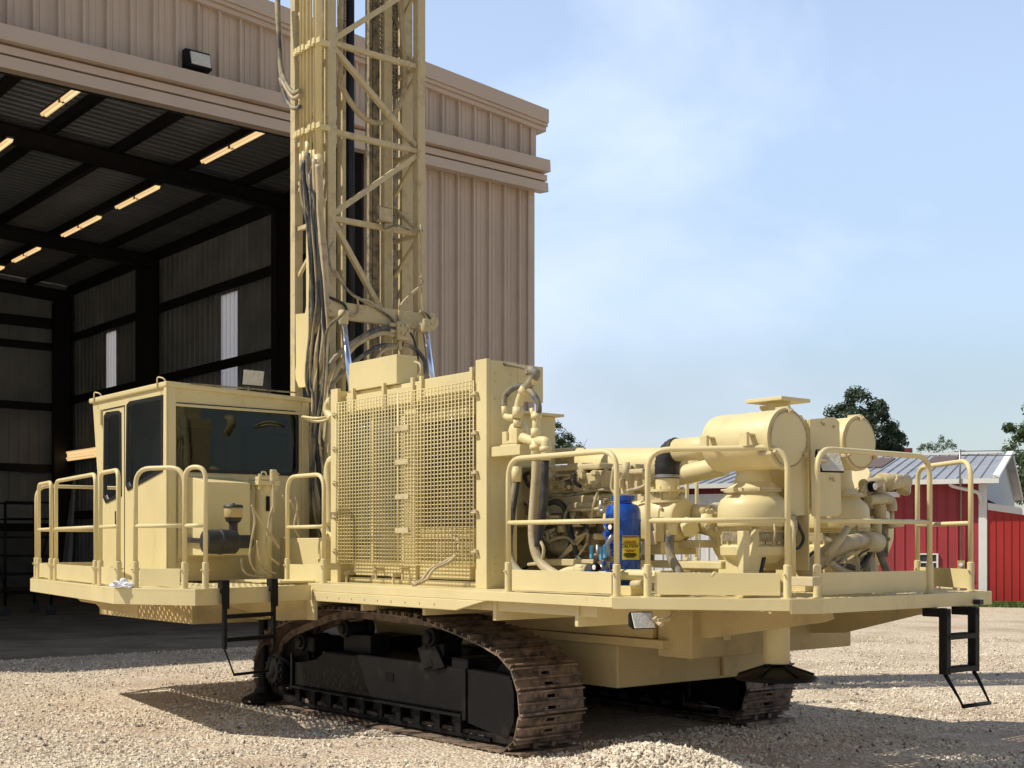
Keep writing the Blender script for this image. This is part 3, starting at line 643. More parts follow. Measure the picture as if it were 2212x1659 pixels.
# ---------------- trees ----------------
def tree(x_px, top_y, t, wid_px, lmat, seed, lbl, n=9000, lean_=0., shape=None, name='maple_tree', trunk_h=.35):
    rnd = random.Random(seed)
    X = (x_px-1106)/F*t; Hh = CAM_H + (1174-top_y)/F*t; R = wid_px/2/F*t
    root = thing(name, (X, t, 0), lbl, 'tree', 'trees beyond the red barn')
    m_ = Mesh(); tips = []
    def limb(p, d, L, r, depth):
        pts = [p]; c = p
        for k in range(4):
            d = (d + Vector((rnd.uniform(-.25,.25), rnd.uniform(-.25,.25), rnd.uniform(-.05,.2)))).normalized(); c = c + d*L/4; pts.append(c)
        m_.tube(pts, [r*(1-.15*i) for i in range(5)], 6 if depth < 2 else 4, world=True)
        if depth >= 3: tips.append(c); return
        for k in range(3 if depth else 6):
            a = rnd.uniform(0, 6.28); q = pts[rnd.choice((2,3,4))]
            nd = (d*.75 + Vector((math.cos(a), math.sin(a), rnd.uniform(-.1, .6)))*.8).normalized(); limb(q, nd, L*rnd.uniform(.5, .72), r*.5, depth+1)
        tips.append(c)
    P0 = Vector((X, t, 0)); limb(P0, Vector((lean_, 0, 1)), Hh*.42, Hh*.022, 0)
    # squash tips into the crown envelope and add extra clumps
    clumps = []
    cz = Hh*(.5+trunk_h/2)+.2; hz = Hh-cz
    for q in tips: clumps.append(q)
    for k in range(130):
        th = rnd.uniform(0, 6.28); rr = rnd.random()**.5; zz = rnd.uniform(-1, 1); w = math.sqrt(max(0, 1-zz*zz*.9)); f = rnd.uniform(.75, 1.05)
        clumps.append(Vector((X + math.cos(th)*rr*R*w*f, t + math.sin(th)*rr*R*w*f, cz + zz*hz*.92)))
    good = []
    for q in clumps:
        ex = ((q.x-X)/R)**2 + ((q.y-t)/R)**2 + ((q.z-cz)/hz)**2
        if ex < 1.15 and q.z < Hh:
            if shape is None or shape((q.x-X)/R, (q.z-cz)/hz): good.append((q, rnd.uniform(.09, .20)*R))
    V = []; Fc = []
    for i in range(n):
        q, s = good[rnd.randrange(len(good))]
        d = Vector((rnd.gauss(0,1), rnd.gauss(0,1), rnd.gauss(0,.75))).normalized()*s*rnd.random()**.4
        p = q + d
        sz = R*.024*rnd.uniform(.7, 1.4)
        nrm = (d.normalized() + Vector((rnd.uniform(-.8,.8), rnd.uniform(-.8,.8), rnd.uniform(-.2,1)))).normalized(); a = nrm.orthogonal().normalized()*sz; b = nrm.cross(a)
        k = len(V); V += [tuple(p-a), tuple(p+b*.7), tuple(p+a), tuple(p-b*.7)]; Fc.append((k, k+1, k+2, k+3))
    L = root.location; V = [(v[0]-L.x, v[1]-L.y, v[2]-L.z) for v in V]
    d = bpy.data.meshes.new('crown'); d.from_pydata(V, [], Fc); d.materials.append(M[lmat]); o = bpy.data.objects.new('crown', d); C.objects.link(o); o.parent = root
    build('trunk', m_, 'bark', root)
tree(1868, 836, 78, 225, 'leaf', 3, 'big dark maple rising behind the round air filters', n=52000, shape=lambda x, z: z < .98 - .95*max(0, x+.15) and z < .95+.5*min(0, x+.45))
tree(2025, 938, 92, 120, 'leaf2', 5, 'small sparse treetop above the grey barn roof', n=9000, shape=lambda x, z: z < .95-.4*abs(x))
tree(2275, 868, 70, 265, 'leaf2', 8, 'leafy tree at the right edge of the photo behind the barn gable', n=42000)
tree(1185, 905, 80, 170, 'leaf2', 11, 'green tree showing just right of the radiator behind the drill', n=26000)
# ================= DRILL RIG =================
rig = thing('drill_rig', W(9.8, 8.4, 0), 'large tan crawler blast hole drill rig with lattice mast, cab and railed deck', 'drill rig')
ZD = 1.36
def part(name, me, m, parent=None, bevel=.006, l=None):
    o = build(name, me, m, parent or rig, bevel=bevel)
    if l: o['label'] = l
    return o
def on(px, P, Q):
    """where the sight line through column px crosses the vertical plane over P-Q"""
    dx = (px-1106)/F; du, dv = dx*A.x + A.y, dx*B.x + B.y
    a, b = Q[0]-P[0], Q[1]-P[1]; t = (P[0]*b - P[1]*a)/(du*b - dv*a); return (t*du, t*dv)
# --- deck ---
deckpoly = [(14.9, 6.42), (6.72, 6.42), (5.72, 7.18), (5.62, 7.4), (5.62, 9.62), (6.55, 10.3), (14.9, 10.3)]
m_ = Mesh(); m_.plate([[(14.9, 6.42), (6.98, 6.42), (6.98, 10.3), (14.9, 10.3)]], lambda a, b: (a, b, 1.325), (0, 0, .035))
m_.plate([[(6.96, 6.42), (6.72, 6.42), (5.72, 7.18), (5.62, 7.4), (5.62, 7.46), (6.96, 7.46)]], lambda a, b: (a, b, 1.325), (0, 0, .033))
deck = part('deck', m_, 'paint', bevel=0)
def inside(poly, x, y):
    c = False
    for (x0, y0), (x1, y1) in zip(poly, poly[1:]+poly[:1]):
        if (y0 > y) != (y1 > y) and x < (x1-x0)*(y-y0)/(y1-y0)+x0: c = not c
    return c
def skirt(poly, z0, z1, th=.012, close=False):
    m_ = Mesh()
    for p, q in zip(poly, poly[1:] + ([poly[0]] if close else [])): m_.bar((p[0], p[1], (z0+z1)/2), (q[0], q[1], (z0+z1)/2), th, z1-z0)
    return m_
part('deck_edge', skirt(deckpoly[:2], 1.285, 1.362), 'paint', deck, .004)
part('deck_edge', skirt(deckpoly[1:3], 1.275, 1.362), 'paint', deck, .004)
part('deck_edge', skirt(deckpoly[2:6], 1.255, 1.362), 'paint', deck, .004)
m_ = Mesh(); m_.quadbox([(11.25, 6.40, 1.19), (8.6, 6.40, 1.19), (8.6, 6.43, 1.19), (11.25, 6.43, 1.19), (11.6, 6.40, 1.283), (8.2, 6.40, 1.283), (8.2, 6.43, 1.283), (11.6, 6.43, 1.283)])
part('stiffener', m_, 'paint', deck)
m_ = Mesh()
for u in (7.2, 8.2, 9.2, 10.2, 11.2): m_.box(u-.02, u+.02, 6.5, 7.5, 1.12, 1.32)
m_.box(7.0, 12, 6.52, 6.56, 1.2, 1.32)
part('cross_beam', m_, 'paint', deck)
# --- chassis / hull ---
m_ = Mesh()
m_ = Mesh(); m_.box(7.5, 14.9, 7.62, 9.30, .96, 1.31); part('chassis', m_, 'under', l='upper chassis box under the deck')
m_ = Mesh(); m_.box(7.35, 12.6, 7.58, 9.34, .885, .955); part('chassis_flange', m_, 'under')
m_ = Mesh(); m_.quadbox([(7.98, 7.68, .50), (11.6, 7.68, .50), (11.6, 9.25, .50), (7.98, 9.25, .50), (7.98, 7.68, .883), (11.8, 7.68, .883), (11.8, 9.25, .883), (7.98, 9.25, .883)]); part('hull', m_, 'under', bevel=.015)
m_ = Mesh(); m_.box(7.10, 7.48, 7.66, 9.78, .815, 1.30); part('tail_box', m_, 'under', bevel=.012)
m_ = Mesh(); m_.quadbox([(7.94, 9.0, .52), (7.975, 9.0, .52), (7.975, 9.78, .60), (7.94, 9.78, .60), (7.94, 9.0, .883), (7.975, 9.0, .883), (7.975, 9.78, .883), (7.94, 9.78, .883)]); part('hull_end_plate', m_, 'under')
m_ = Mesh(); m_.box(7.08, 7.10, 8.03, 8.12, .95, 1.26); m_.cyl((7.05, 8.08, 1.02), (7.09, 8.08, 1.02), .03, 10); part('bracket', m_, 'paint')
m_ = Mesh(); m_.box(7.94, 7.98, 8.42, 8.60, .80, .87); m_.tube([(7.9, 8.5, .80), (7.9, 8.5, .70)], .02, 8); part('drain_lug', m_, 'paint')
# gussets carrying the tail deck
for vv_, pts in ((7.75, [(7.5, 1.25), (5.80, 1.25), (5.78, 1.20), (5.86, 1.17), (7.0, .985), (7.5, .985)]), (9.2, [(7.5, 1.25), (5.85, 1.25), (5.85, 1.21), (6.75, .98), (7.1, .96), (7.5, .96)])):
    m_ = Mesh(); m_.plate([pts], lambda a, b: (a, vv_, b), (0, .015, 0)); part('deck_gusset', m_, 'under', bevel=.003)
# --- jack at the tail ---
jk = (6.55, 8.05)
m_ = Mesh(); m_.lathe((jk[0], jk[1], .80), (0,0,1), [(0,.098),(.015,.104),(.5,.104)], 28)
jack = part('jack', m_, 'paint', bevel=0)
m_ = Mesh(); m_.lathe((jk[0], jk[1], .67), (0,0,1), [(0,.31),(.010,.325),(.022,.32),(.04,.29),(.10,.12),(.105,.095),(.12,.075),(.15,.075)], 36)
for k in range(6):
    a = k*math.pi/3+.3; m_.bar((jk[0]+.08*math.cos(a), jk[1]+.08*math.sin(a), .785), (jk[0]+.29*math.cos(a), jk[1]+.29*math.sin(a), .715), .012, .02)
part('foot_pad', m_, 'black', jack, 0)
# front jack through the platform
jf = pu(Z1(1640, 1000), 12.5)
m_ = Mesh(); m_.lathe((jf[0], jf[1], .93), (0,0,1), [(0,.086),(.02,.092),(1.42,.092),(1.425,.10),(1.45,.10)], 26)
jack = part('jack', m_, 'paint', bevel=0, l='tall jack casing standing beside the cab')
zt = .93 + 1.45
m_ = Mesh(); m_.box(jf[0]-.13, jf[0]+.13, jf[1]-.13, jf[1]+.13, zt, zt+.05); m_.box(jf[0]-.12, jf[0]+.12, jf[1]-.12, jf[1]+.12, zt+.055, zt+.09)
for a in (-.1, .1):
    for b in (-.1, .1): m_.cyl((jf[0]+a, jf[1]+b, zt-.05), (jf[0]+a, jf[1]+b, zt+.12), .016, 8)
m_.tube([(jf[0], jf[1]-.03, zt+.09), (jf[0], jf[1]-.03, zt+.15), (jf[0], jf[1]+.03, zt+.15), (jf[0], jf[1]+.03, zt+.09)], .01, 8, fillet=.03)
part('jack_cap', m_, 'paint', jack, .004)
m_ = Mesh(); m_.box(jf[0]-.105, jf[0]-.09, jf[1]-.02, jf[1]+.02, zt-.28, zt-.12); part('slot', m_, 'black', jack, 0)
m_ = Mesh(); m_.cyl((jf[0], jf[1], .10), (jf[0], jf[1], .93), .055, 20); m_.lathe((jf[0], jf[1], .02), (0,0,1), [(0,.22),(.03,.24),(.06,.22),(.12,.10),(.2,.08)], 30)
part('foot_pad', m_, 'black', jack, 0)
# --- cab platform ---
P0, P1, P2, P3 = (14.94, 5.03), (11.30, 4.56), (10.52, 4.98), (10.95, 6.39)
m_ = Mesh(); m_.plate([[P0, P1, P2, P3, (11.5, 6.39), (12.9, 5.82), (15.2, 5.82)]], lambda a, b: (a, b, 1.325), (0,0,.02))
def inside(poly, x, y):
    c = False
    for (x0, y0), (x1, y1) in zip(poly, poly[1:]+poly[:1]):
        if (y0 > y) != (y1 > y) and x < (x1-x0)*(y-y0)/(y1-y0)+x0: c = not c
    return c
# perforated tread: cells with octagonal holes
def grating(me, poly, z, cell=.062, r=.017, margin=.0):
    us = [p[0] for p in poly]; vs_ = [p[1] for p in poly]; u = min(us)
    k = 0
    while u < max(us):
        v = min(vs_) + (cell/2 if k % 2 else 0)
        while v < max(vs_):
            cu, cv = u+cell/2, v+cell/2
            if all(inside(poly, cu+a*cell*.5, cv+b*cell*.5) for a in (-1,1) for b in (-1,1)):
                outer = [(cu+cell/2*a, cv+cell/2*b) for a, b in ((1,0),(1,1),(0,1),(-1,1),(-1,0),(-1,-1),(0,-1),(1,-1))]
                inner = [(cu+r*math.cos(i*math.pi/4), cv+r*math.sin(i*math.pi/4)) for i in range(8)]
                O = [me.bm.verts.new(W(*p, z)) for p in outer]; I = [me.bm.verts.new(W(*p, z+.006)) for p in inner]
                for i in range(8): me.bm.faces.new((O[i], O[(i+1)%8], I[(i+1)%8], I[i]))
            v += cell
        u += cell; k += 1
mt = Mesh(); grating(mt, [(6.97, 7.45), (5.64, 7.45), (5.64, 9.60), (6.55, 10.25), (6.97, 10.25)], 1.352, cell=.075, r=.021); part('perforated_tread', mt, 'paint', deck, 0)
m2 = Mesh(); walk = [(14.90, 5.06), (11.30, 4.60), (10.56, 5.0), (10.97, 6.36), (12.3, 6.36), (12.95, 5.80), (15.0, 5.80)]
grating(m2, [(14.9, 5.46), (12.1, 5.40), (12.1, 5.80), (14.9, 5.80)], 1.342); grating(m2, [(12.1, 5.55), (11.2, 5.2), (10.75, 5.45), (10.97, 6.30), (12.1, 6.30)], 1.342)
m2.plate([[(14.9, 5.47), (14.93, 5.035), (11.30, 4.567), (10.53, 4.985), (10.70, 5.47), (11.2, 5.21), (12.08, 5.54), (12.08, 5.44)]], lambda a, b: (a, b, 1.336), (0, 0, .006))
m_.bm.free(); m_ = Mesh()
# rim plates round the perforated tread
for p, q in ((P0, P1), (P1, P2), (P2, P3), (P0, (15.2, 5.82))):
    m_.bar((*p, 1.335), (*q, 1.335), .014, .012)
plat = part('cab_platform', m_, 'paint', bevel=0)
part('perforated_tread', m2, 'paint', plat, 0)
part('platform_edge', skirt([P0, P1], 1.20, 1.348), 'paint', plat, .003); part('platform_edge', skirt([P1, P2], 1.20, 1.348), 'paint', plat, .003)
part('platform_edge', skirt([P2, P3], 1.20, 1.348), 'paint', plat, .003); part('platform_edge', skirt([P0, (15.3, 5.82), (15.3, 7.6)], 1.20, 1.348), 'paint', plat, .003)
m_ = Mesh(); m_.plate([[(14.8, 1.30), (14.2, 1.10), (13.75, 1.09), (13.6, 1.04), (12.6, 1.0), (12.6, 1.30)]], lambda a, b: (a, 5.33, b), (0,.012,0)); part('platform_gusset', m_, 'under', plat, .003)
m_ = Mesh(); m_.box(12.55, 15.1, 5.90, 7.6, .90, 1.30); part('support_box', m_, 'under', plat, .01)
for u in (11.6, 11.05):
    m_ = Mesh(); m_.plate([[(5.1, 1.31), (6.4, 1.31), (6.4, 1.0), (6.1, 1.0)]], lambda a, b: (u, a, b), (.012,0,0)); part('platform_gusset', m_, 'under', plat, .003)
m_ = Mesh(); m_.box(10.9, 12.9, 6.40, 6.44, 1.0, 1.30); part('support_plate', m_, 'paint', plat)
m_ = Mesh(); m_.box(11.05, 11.9, 6.1, 6.5, 1.365, 1.385); 
for k in range(4): m_.cyl((11.2+.2*k, 6.2, 1.385), (11.2+.2*k, 6.2, 1.395), .012, 8)
part('lap_plate', m_, 'paint', plat)
# --- guard rails ---
RZT = ZD + 1.07
def rail(pl, pr, P, Q, top=RZT, zb=ZD, toe=True, l=None, mid=.52, rad=.021, fil=.16, pts=None):
    a, b = pts if pts else (on(pl, P, Q), on(pr, P, Q))
    m_ = Mesh(); m_.tube([(*a, zb+.2), (*a, top), (*b, top), (*b, zb+.2)], rad, 12, fillet=fil)
    zm = zb + (top-zb)*mid; m_.tube([(*a, zm), (*b, zm)], rad*.92, 10)
    o = part('guard_rail', m_, 'paint', bevel=0, l=l)
    for c in (a, b):
        m_ = Mesh(); m_.lathe((*c, zb), (0,0,1), [(0, .05), (.006, .05), (.007, .029), (.235, .029), (.24, .022)], 14)
        m_.tube([(c[0]-.0, c[1]-.045, zb+.17), (c[0], c[1]+.045, zb+.17)], .008, 6)
        part('post_socket', m_, 'paint', o, 0)
    if toe:
        L = math.hypot(b[0]-a[0], b[1]-a[1]); e = .05/L; p = (a[0]+(b[0]-a[0])*e, a[1]+(b[1]-a[1])*e); q = (b[0]-(b[0]-a[0])*e, b[1]-(b[1]-a[1])*e)
        nx, ny = (b[1]-a[1])/L*.0, 0
        m_ = Mesh(); m_.bar((p[0], p[1], zb+.10), (q[0], q[1], zb+.10), .008, .16); part('toe_board', m_, 'paint', o, .002)
    return a, b
rail(1098, 1332, (7, 6.50), (12, 6.50))
rail(621, 700, (7, 6.50), (12, 6.50))
rail(1399, 1701, (6.72, 6.52), (5.82, 7.22))
R3 = rail(1765, 2008, (5.72, 7), (5.72, 9))
rail(0, 0, 0, 0, pts=((5.75, 9.53), (6.60, 10.07)))
# cab platform rails
e01 = ((14.88, 5.10), (11.32, 4.64)); e12 = ((11.30, 4.64), (10.60, 5.02))
rail(84, 111, *e01, fil=.09, zb=1.345); rail(121, 207, *e01, zb=1.345, fil=.12); rail(217, 256, *e01, fil=.1, zb=1.345)
rail(293, 399, *e12, zb=1.345); rail(399.5, 444, *e12, toe=False, zb=1.345, fil=.13)
rail(0, 0, 0, 0, pts=((15.25, 5.2), (15.25, 6.35)), l='rail at the far end of the cab platform', zb=1.345)
# rail on the hidden far side seen through the engine bay
rail(1484, 1505, (7, 10.3), (12, 10.3), fil=.1)
# --- ladders ---
lp = pz(Z5(230, 165), 1.30)
e23 = (P2, P3)
a, b = on(484, *e23), on(589, *e23)
off = (-.05, -.02); a = (a[0]+off[0], a[1]+off[1]); b = (b[0]+off[0], b[1]+off[1])
def holder(name, l):
    e = bpy.data.objects.new(name, None); C.objects.link(e); e.parent = rig; e['label'] = l; return e
ld = holder('access_ladder', 'black step ladder below the cab platform')
for c in (a, b): m_ = Mesh(); m_.bar((*c, 1.34), (*c, .80), .03, .055); part('stile', m_, 'black', ld, .004)
m_ = Mesh()
for c in (a, b): m_.box(c[0]-.03, c[0]+.07, c[1]-.035, c[1]+.035, 1.30, 1.42); m_.box(c[0]-.035, c[0]-.02, c[1]-.035, c[1]+.035, 1.16, 1.40)
part('mounting_bracket', m_, 'black', ld)
for z in (1.09, .88):
    m_ = Mesh(); m_.bar((*a, z), (*b, z), .035, .04); part('rung', m_, 'black', ld)
a2, b2 = on(500, *e23), on(573, *e23)
m_ = Mesh(); m_.tube([(*a, .80), (a2[0]-.05, a2[1], .56)], .009, 6); m_.tube([(*b, .80), (b2[0]-.05, b2[1]+.0, .56)], .009, 6); m_.tube([(a2[0]-.05, a2[1], .56), (b2[0]-.05, b2[1], .56)], .014, 8)
part('hanging_step', m_, 'black', ld, 0)
ua = 5.52; va, vb = pu((2041, 1400), ua)[1], pu((2103, 1400), ua)[1]
ld = holder('access_ladder', 'black step ladder hanging at the tail of the deck')
for c in (va, vb): m_ = Mesh(); m_.box(ua-.035, ua+.035, c-.032, c+.032, .745, 1.245); part('stile', m_, 'black', ld, .006)
m_ = Mesh()
for c in (va, vb):
    m_.box(ua-.035, ua+.18, c-.03, c+.03, 1.185, 1.25); m_.quadbox([(ua-.038, c-.034, 1.18), (ua+.037, c-.034, 1.18), (ua+.037, c+.034, 1.18), (ua-.038, c+.034, 1.18), (ua+.0, c-.034, 1.255), (ua+.037, c-.034, 1.255), (ua+.037, c+.034, 1.255), (ua+.0, c+.034, 1.255)])
part('mounting_bracket', m_, 'black', ld)
for z in (1.03, .775):
    m_ = Mesh(); m_.box(ua-.04, ua+.04, va, vb, z-.02, z+.02)
    for k in range(12): m_.box(ua-.042, ua+.042, va+.05+k*(vb-va-.1)/12, va+.06+k*(vb-va-.1)/12, z+.02, z+.026)
    part('rung', m_, 'black', ld, .003)
pa, pb = pu((2080, 1526), 5.35), pu((2138, 1518), 5.35)
m_ = Mesh()
for c, p in ((va, pa), (vb, pb)): m_.tube([(ua, c, .745), (ua-.02, c+.02, .70), (5.37, p[1]-.02, p[2]+.06), (5.35, p[1], p[2])], [.016, .016, .009, .009, .017], 8)
m_.tube([pa, pb], .016, 10)
part('hanging_step', m_, 'black', ld, 0)
# lamp + small items at the tail corner
tbp = pu((2116, 1302), 5.57); m_ = Mesh(); m_.box(5.55, 5.61, tbp[1]-.03, tbp[1]+.03, tbp[2]-.015, tbp[2]+.025); part('tail_bracket', m_, 'rubber')

# --- CAB ---
VC, UC = 5.78, 12.90
ct = pu(Z1(1040, 190), UC)[2]; CT = 3.42
LT, LB = 15.0, 14.72          # top / bottom far end of the cab side
VR = 7.50
def lv(pts, v): return [(pv(Z1(*p), v)[0], pv(Z1(*p), v)[2]) for p in pts]
w_door = lv([(652,380),(668,357),(738,348),(754,362),(757,868),(730,880),(664,914),(648,880)], VC)
w_side = lv([(794,312),(812,290),(1014,250),(1012,716),(800,836),(788,800)], VC)
outer = [(UC, 1.345), (UC, CT), (LT, CT), (14.86, 2.6), (LB, 1.345)]
m_ = Mesh(); m_.plate([outer, w_door, w_side], lambda a, b: (a, VC, b), (0, .045, 0))
v0, v1 = pu(Z1(1076, 520), UC)[1], pu(Z1(1852, 560), UC)[1]; z1_, z0_ = pu(Z1(1090, 296), UC)[2], pu(Z1(1090, 716), UC)[2]
w_big = rounded(v0, z0_, v1, z1_, .07)
m_.plate([[(VC+.046, 1.345), (VR, 1.345), (VR, CT), (VC+.046, CT)], w_big], lambda a, b: (UC, a, b), (.045, 0, 0))
w_far = rounded(12.99+.3, 2.15, 14.5, 3.2, .06)
m_.plate([[(UC+.046, 1.345), (UC+.046, CT), (LT, CT), (14.86, 2.6), (LB, 1.345)], w_far], lambda a, b: (a, VR-.046, b), (0, .045, 0))
# sloping windscreen wall at the far end
w_ws = rounded(VC+.15, .25, VR-.2, 1.85, .08)
def fws(a, b):
    f = b/(CT-1.345); return (LB + (LT-LB)*f - .05, a, 1.345+b)
m_.plate([[(VC+.046, 0), (VR-.047, 0), (VR-.047, CT-1.345-.01), (VC+.046, CT-1.345-.01)], w_ws], fws, (.045, 0, 0))
m_.box(UC+.05, LB-.06, VC+.05, VR-.05, 1.35, 1.37)
cab = part('cab', m_, 'paint', bevel=.004, l='tan operator cab with dark tinted windows')
m_ = Mesh(); m_.quadbox([(UC-.03, VC-.03, CT), (LT+.05, VC-.03, CT), (LT+.05, VR+.03, CT-.05), (UC-.03, VR+.03, CT-.05), (UC-.03, VC-.03, CT+.06), (LT+.05, VC-.03, CT+.06), (LT+.05, VR+.03, CT+.0), (UC-.03, VR+.03, CT+.0)])
part('roof', m_, 'paint', cab, .015)
m_ = Mesh()
m_.box(UC-.02, UC+.05, VC-.02, VC-.001, 1.35, CT-.001); m_.box(UC-.02, UC-.001, VC, VC+.09, 1.35, CT-.001); m_.box(UC-.018, UC-.001, VR-.09, VR, 1.35, CT-.05)
m_.box(UC-.016, UC-.001, VC+.09, VR-.09, CT-.20, CT-.17)
part('corner_post', m_, 'paint', cab, .005)
def window(loop, f, off, name='window', sealw=.028, parent=cab):
    cx = sum(p[0] for p in loop)/len(loop); cy = sum(p[1] for p in loop)/len(loop)
    def grow(k): return [(cx+(x-cx)*(1+k/max(abs(x-cx), .15)) if abs(x-cx) > .02 else x, cy+(y-cy)*(1+k/max(abs(y-cy), .15)) if abs(y-cy) > .02 else y) for x, y in loop]
    m_ = Mesh(); m_.plate([grow(sealw*.35), grow(-sealw)], f, off)
    w = part(name, m_, 'seal', parent, .003)
    m_ = Mesh(); k = .4
    base = [m_.bm.verts.new(W(*[a+b*k for a, b in zip(f(*p), off)])) for p in loop]; m_.bm.faces.new(base)
    part('window_pane', m_, 'glass', parent, 0)
window(w_door, lambda a, b: (a, VC-.012, b), (0, .05, 0)); window(w_side, lambda a, b: (a, VC-.012, b), (0, .05, 0))
window(w_big, lambda a, b: (UC-.012, a, b), (.05, 0, 0)); window(w_far, lambda a, b: (a, VR+.01, b), (0, -.05, 0))
window(w_ws, lambda a, b: tuple(x+y for x, y in zip(fws(a, b), (.055, 0, 0))), (-.05, 0, 0))
# door outline, handle, hinges
dl = pv(Z1(641, 800), VC)[0]; dr = pv(Z1(776, 800), VC)[0]
m_ = Mesh()
for u_ in (dr,): m_.box(u_-.006, u_+.006, VC-.004, VC+.002, 1.36, CT-.10)
m_.box(dr, min(dl, 14.95), VC-.004, VC+.002, CT-.115, CT-.10)
dd = part('door', m_, 'seal', cab, 0)
m_ = Mesh(); h = pv(Z1(726, 1022), VC); m_.box(h[0]-.03, h[0]+.03, VC-.012, VC-.002, h[2]-.09, h[2]+.10); part('handle', m_, 'seal', cab, .004)
m_ = Mesh(); h = pv(Z1(636, 385), VC); m_.cyl((h[0], VC-.015, h[2]-.09), (h[0], VC-.015, h[2]+.09), .014, 8); part('hinge', m_, 'paint', cab, 0)
for px in (606, 1000):
    h = pv(Z1(px, 260), VC); m_ = Mesh(); m_.tube([(h[0], VC-.04, CT-.02), (h[0], VC-.04, CT+.12), (h[0]-.08, VC+.0, CT+.10), (h[0]-.1, VC+.02, CT+.05)], .008, 8, fillet=.03); part('lifting_loop', m_, 'paint', cab, 0)
# seat and console inside
m_ = Mesh(); m_.box(13.6, 14.05, 6.3, 6.75, 1.75, 1.85); m_.quadbox([(13.55,6.32,1.85),(13.68,6.32,1.85),(13.68,6.73,1.85),(13.55,6.73,1.85),(13.48,6.34,2.5),(13.58,6.34,2.5),(13.58,6.71,2.5),(13.48,6.71,2.5)]); m_.box(13.7, 13.9, 6.45, 6.6, 1.37, 1.75); part('seat', m_, 'rubber', cab, .03)
m_ = Mesh(); m_.quadbox([(14.3,6.0,1.37),(14.6,6.0,1.37),(14.6,7.3,1.37),(14.3,7.3,1.37),(14.2,6.0,2.1),(14.7,6.0,2.25),(14.7,7.3,2.25),(14.2,7.3,2.1)]); part('console', m_, 'block', cab, .02)
# box on the cab end, with air cleaner
ub = 12.42; a = pu(Z1(1292, 1000), ub); b = pu(Z1(1556, 1000), ub); tz = pu(Z1(1292, 785), ub)[2]; bz = pu(Z1(1292, 1245), ub)[2]
m_ = Mesh(); m_.quadbox([(ub, a[1], bz), (UC-.02, a[1]-.02, bz), (UC-.02, b[1], bz), (ub, b[1], bz), (ub, a[1], tz), (UC-.02, a[1]-.02, tz+.08), (UC-.02, b[1], tz+.08), (ub, b[1], tz)])
m_.box(UC-.035, UC-.018, a[1]-.12, b[1]+.02, bz-.03, tz+.10)
bx = part('equipment_box', m_, 'paint', cab, .008)
m_ = Mesh()
for k in range(5): m_.cyl((UC-.05, a[1]-.075, bz+.08+k*.19), (UC-.03, a[1]-.075, bz+.08+k*.19), .014, 8)
part('bolt', m_, 'paint', cab, 0)
uc = 12.05; p = pu(Z1(1290, 1158), uc); q = pu(Z1(1560, 1158), uc); zc0 = p[2]; r_ = .125
m_ = Mesh(); L = q[1]-p[1]; m_.lathe((uc, p[1]-.05, zc0), (0,1,0), [(0,.06),(.02,.115),(.10,r_),(.17,r_),(.175,r_+.008),(.20,r_+.008),(.205,r_),(L*.72,r_),(L*.78,.09),(L*.82,.07),(L+.05,.07)], 28)
m_.bar((uc, p[1]+.15, zc0), (UC-.03, p[1]+.15, zc0+.02), .05, .05); m_.bar((uc, p[1]+.45, zc0), (UC-.03, p[1]+.45, zc0+.02), .05, .05)
ac = part('air_cleaner', m_, 'rubber', bevel=0, l='black cylindrical air cleaner beside the cab')
p2 = pu(Z1(1452, 1070), uc)
m_ = Mesh(); m_.lathe((uc, p2[1], zc0+.1), (0,0,1), [(0,.045),(.09,.045),(.11,.075),(.15,.09)], 24); part('inlet_neck', m_, 'rubber', ac, 0)
m_ = Mesh(); m_.lathe((uc, p2[1], zc0+.25), (0,0,1), [(0,.088),(.01,.094),(.09,.094),(.10,.09)], 24); part('bowl', m_, 'brass', ac, 0)
m_ = Mesh(); m_.lathe((uc, p2[1], zc0+.35), (0,0,1), [(0,.10),(.012,.102),(.03,.09),(.035,.02),(.05,.012)], 24); part('cover', m_, 'rubber', ac, 0)
# work lamps
def worklamp(c, face, label, w=.20, h=.15, d=.09, post=None, tilt=.12):
    """c local centre; face: local unit plan direction the lamp looks to"""
    fx, fy = face; sx, sy = -fy, fx
    def pt_(a, s, z): return (c[0]+fx*a+sx*s, c[1]+fy*a+sy*s, c[2]+z)
    m_ = Mesh(); m_.quadbox([pt_(-d*.6,-w*.4,-h*.35), pt_(-d*.6,w*.4,-h*.35), pt_(d*.5+tilt*0,w/2,-h/2), pt_(d*.5,-w/2,-h/2), pt_(-d*.6,-w*.4,h*.35), pt_(-d*.6,w*.4,h*.35), pt_(d*.5+tilt*.3,w/2,h/2), pt_(d*.5+tilt*.3,-w/2,h/2)])
    o = part('work_lamp', m_, 'black', bevel=.012, l=label)
    m_ = Mesh(); m_.quadbox([pt_(d*.5,-w*.43,-h*.42), pt_(d*.5,w*.43,-h*.42), pt_(d*.5+.012,w*.43,-h*.42), pt_(d*.5+.012,-w*.43,-h*.42), pt_(d*.5+tilt*.3,-w*.43,h*.42), pt_(d*.5+tilt*.3,w*.43,h*.42), pt_(d*.5+tilt*.3+.012,w*.43,h*.42), pt_(d*.5+tilt*.3+.012,-w*.43,h*.42)])
    part('lens', m_, 'lens', o, .004)
    if post:
        m_ = Mesh(); m_.tube(post, .012, 8); part('lamp_bracket', m_, 'paint', o, 0)
c = pu(Z1(1558, 143), 12.95); worklamp((12.95, c[1], c[2]), (-1, .0), 'pale work lamp on top of the cab roof', w=.29, h=.19, post=[(12.95, c[1]-.02, CT-.03), (12.95, c[1]-.02, c[2]-.05)])
c = pv(Z6(392, 292), 6.55); worklamp(c, (-.97, -.22), 'work lamp hanging under the deck corner', w=.20, h=.13, tilt=-.16, post=[(c[0], c[1], c[2]+.08), (c[0]+.02, c[1]+.02, 1.32)])
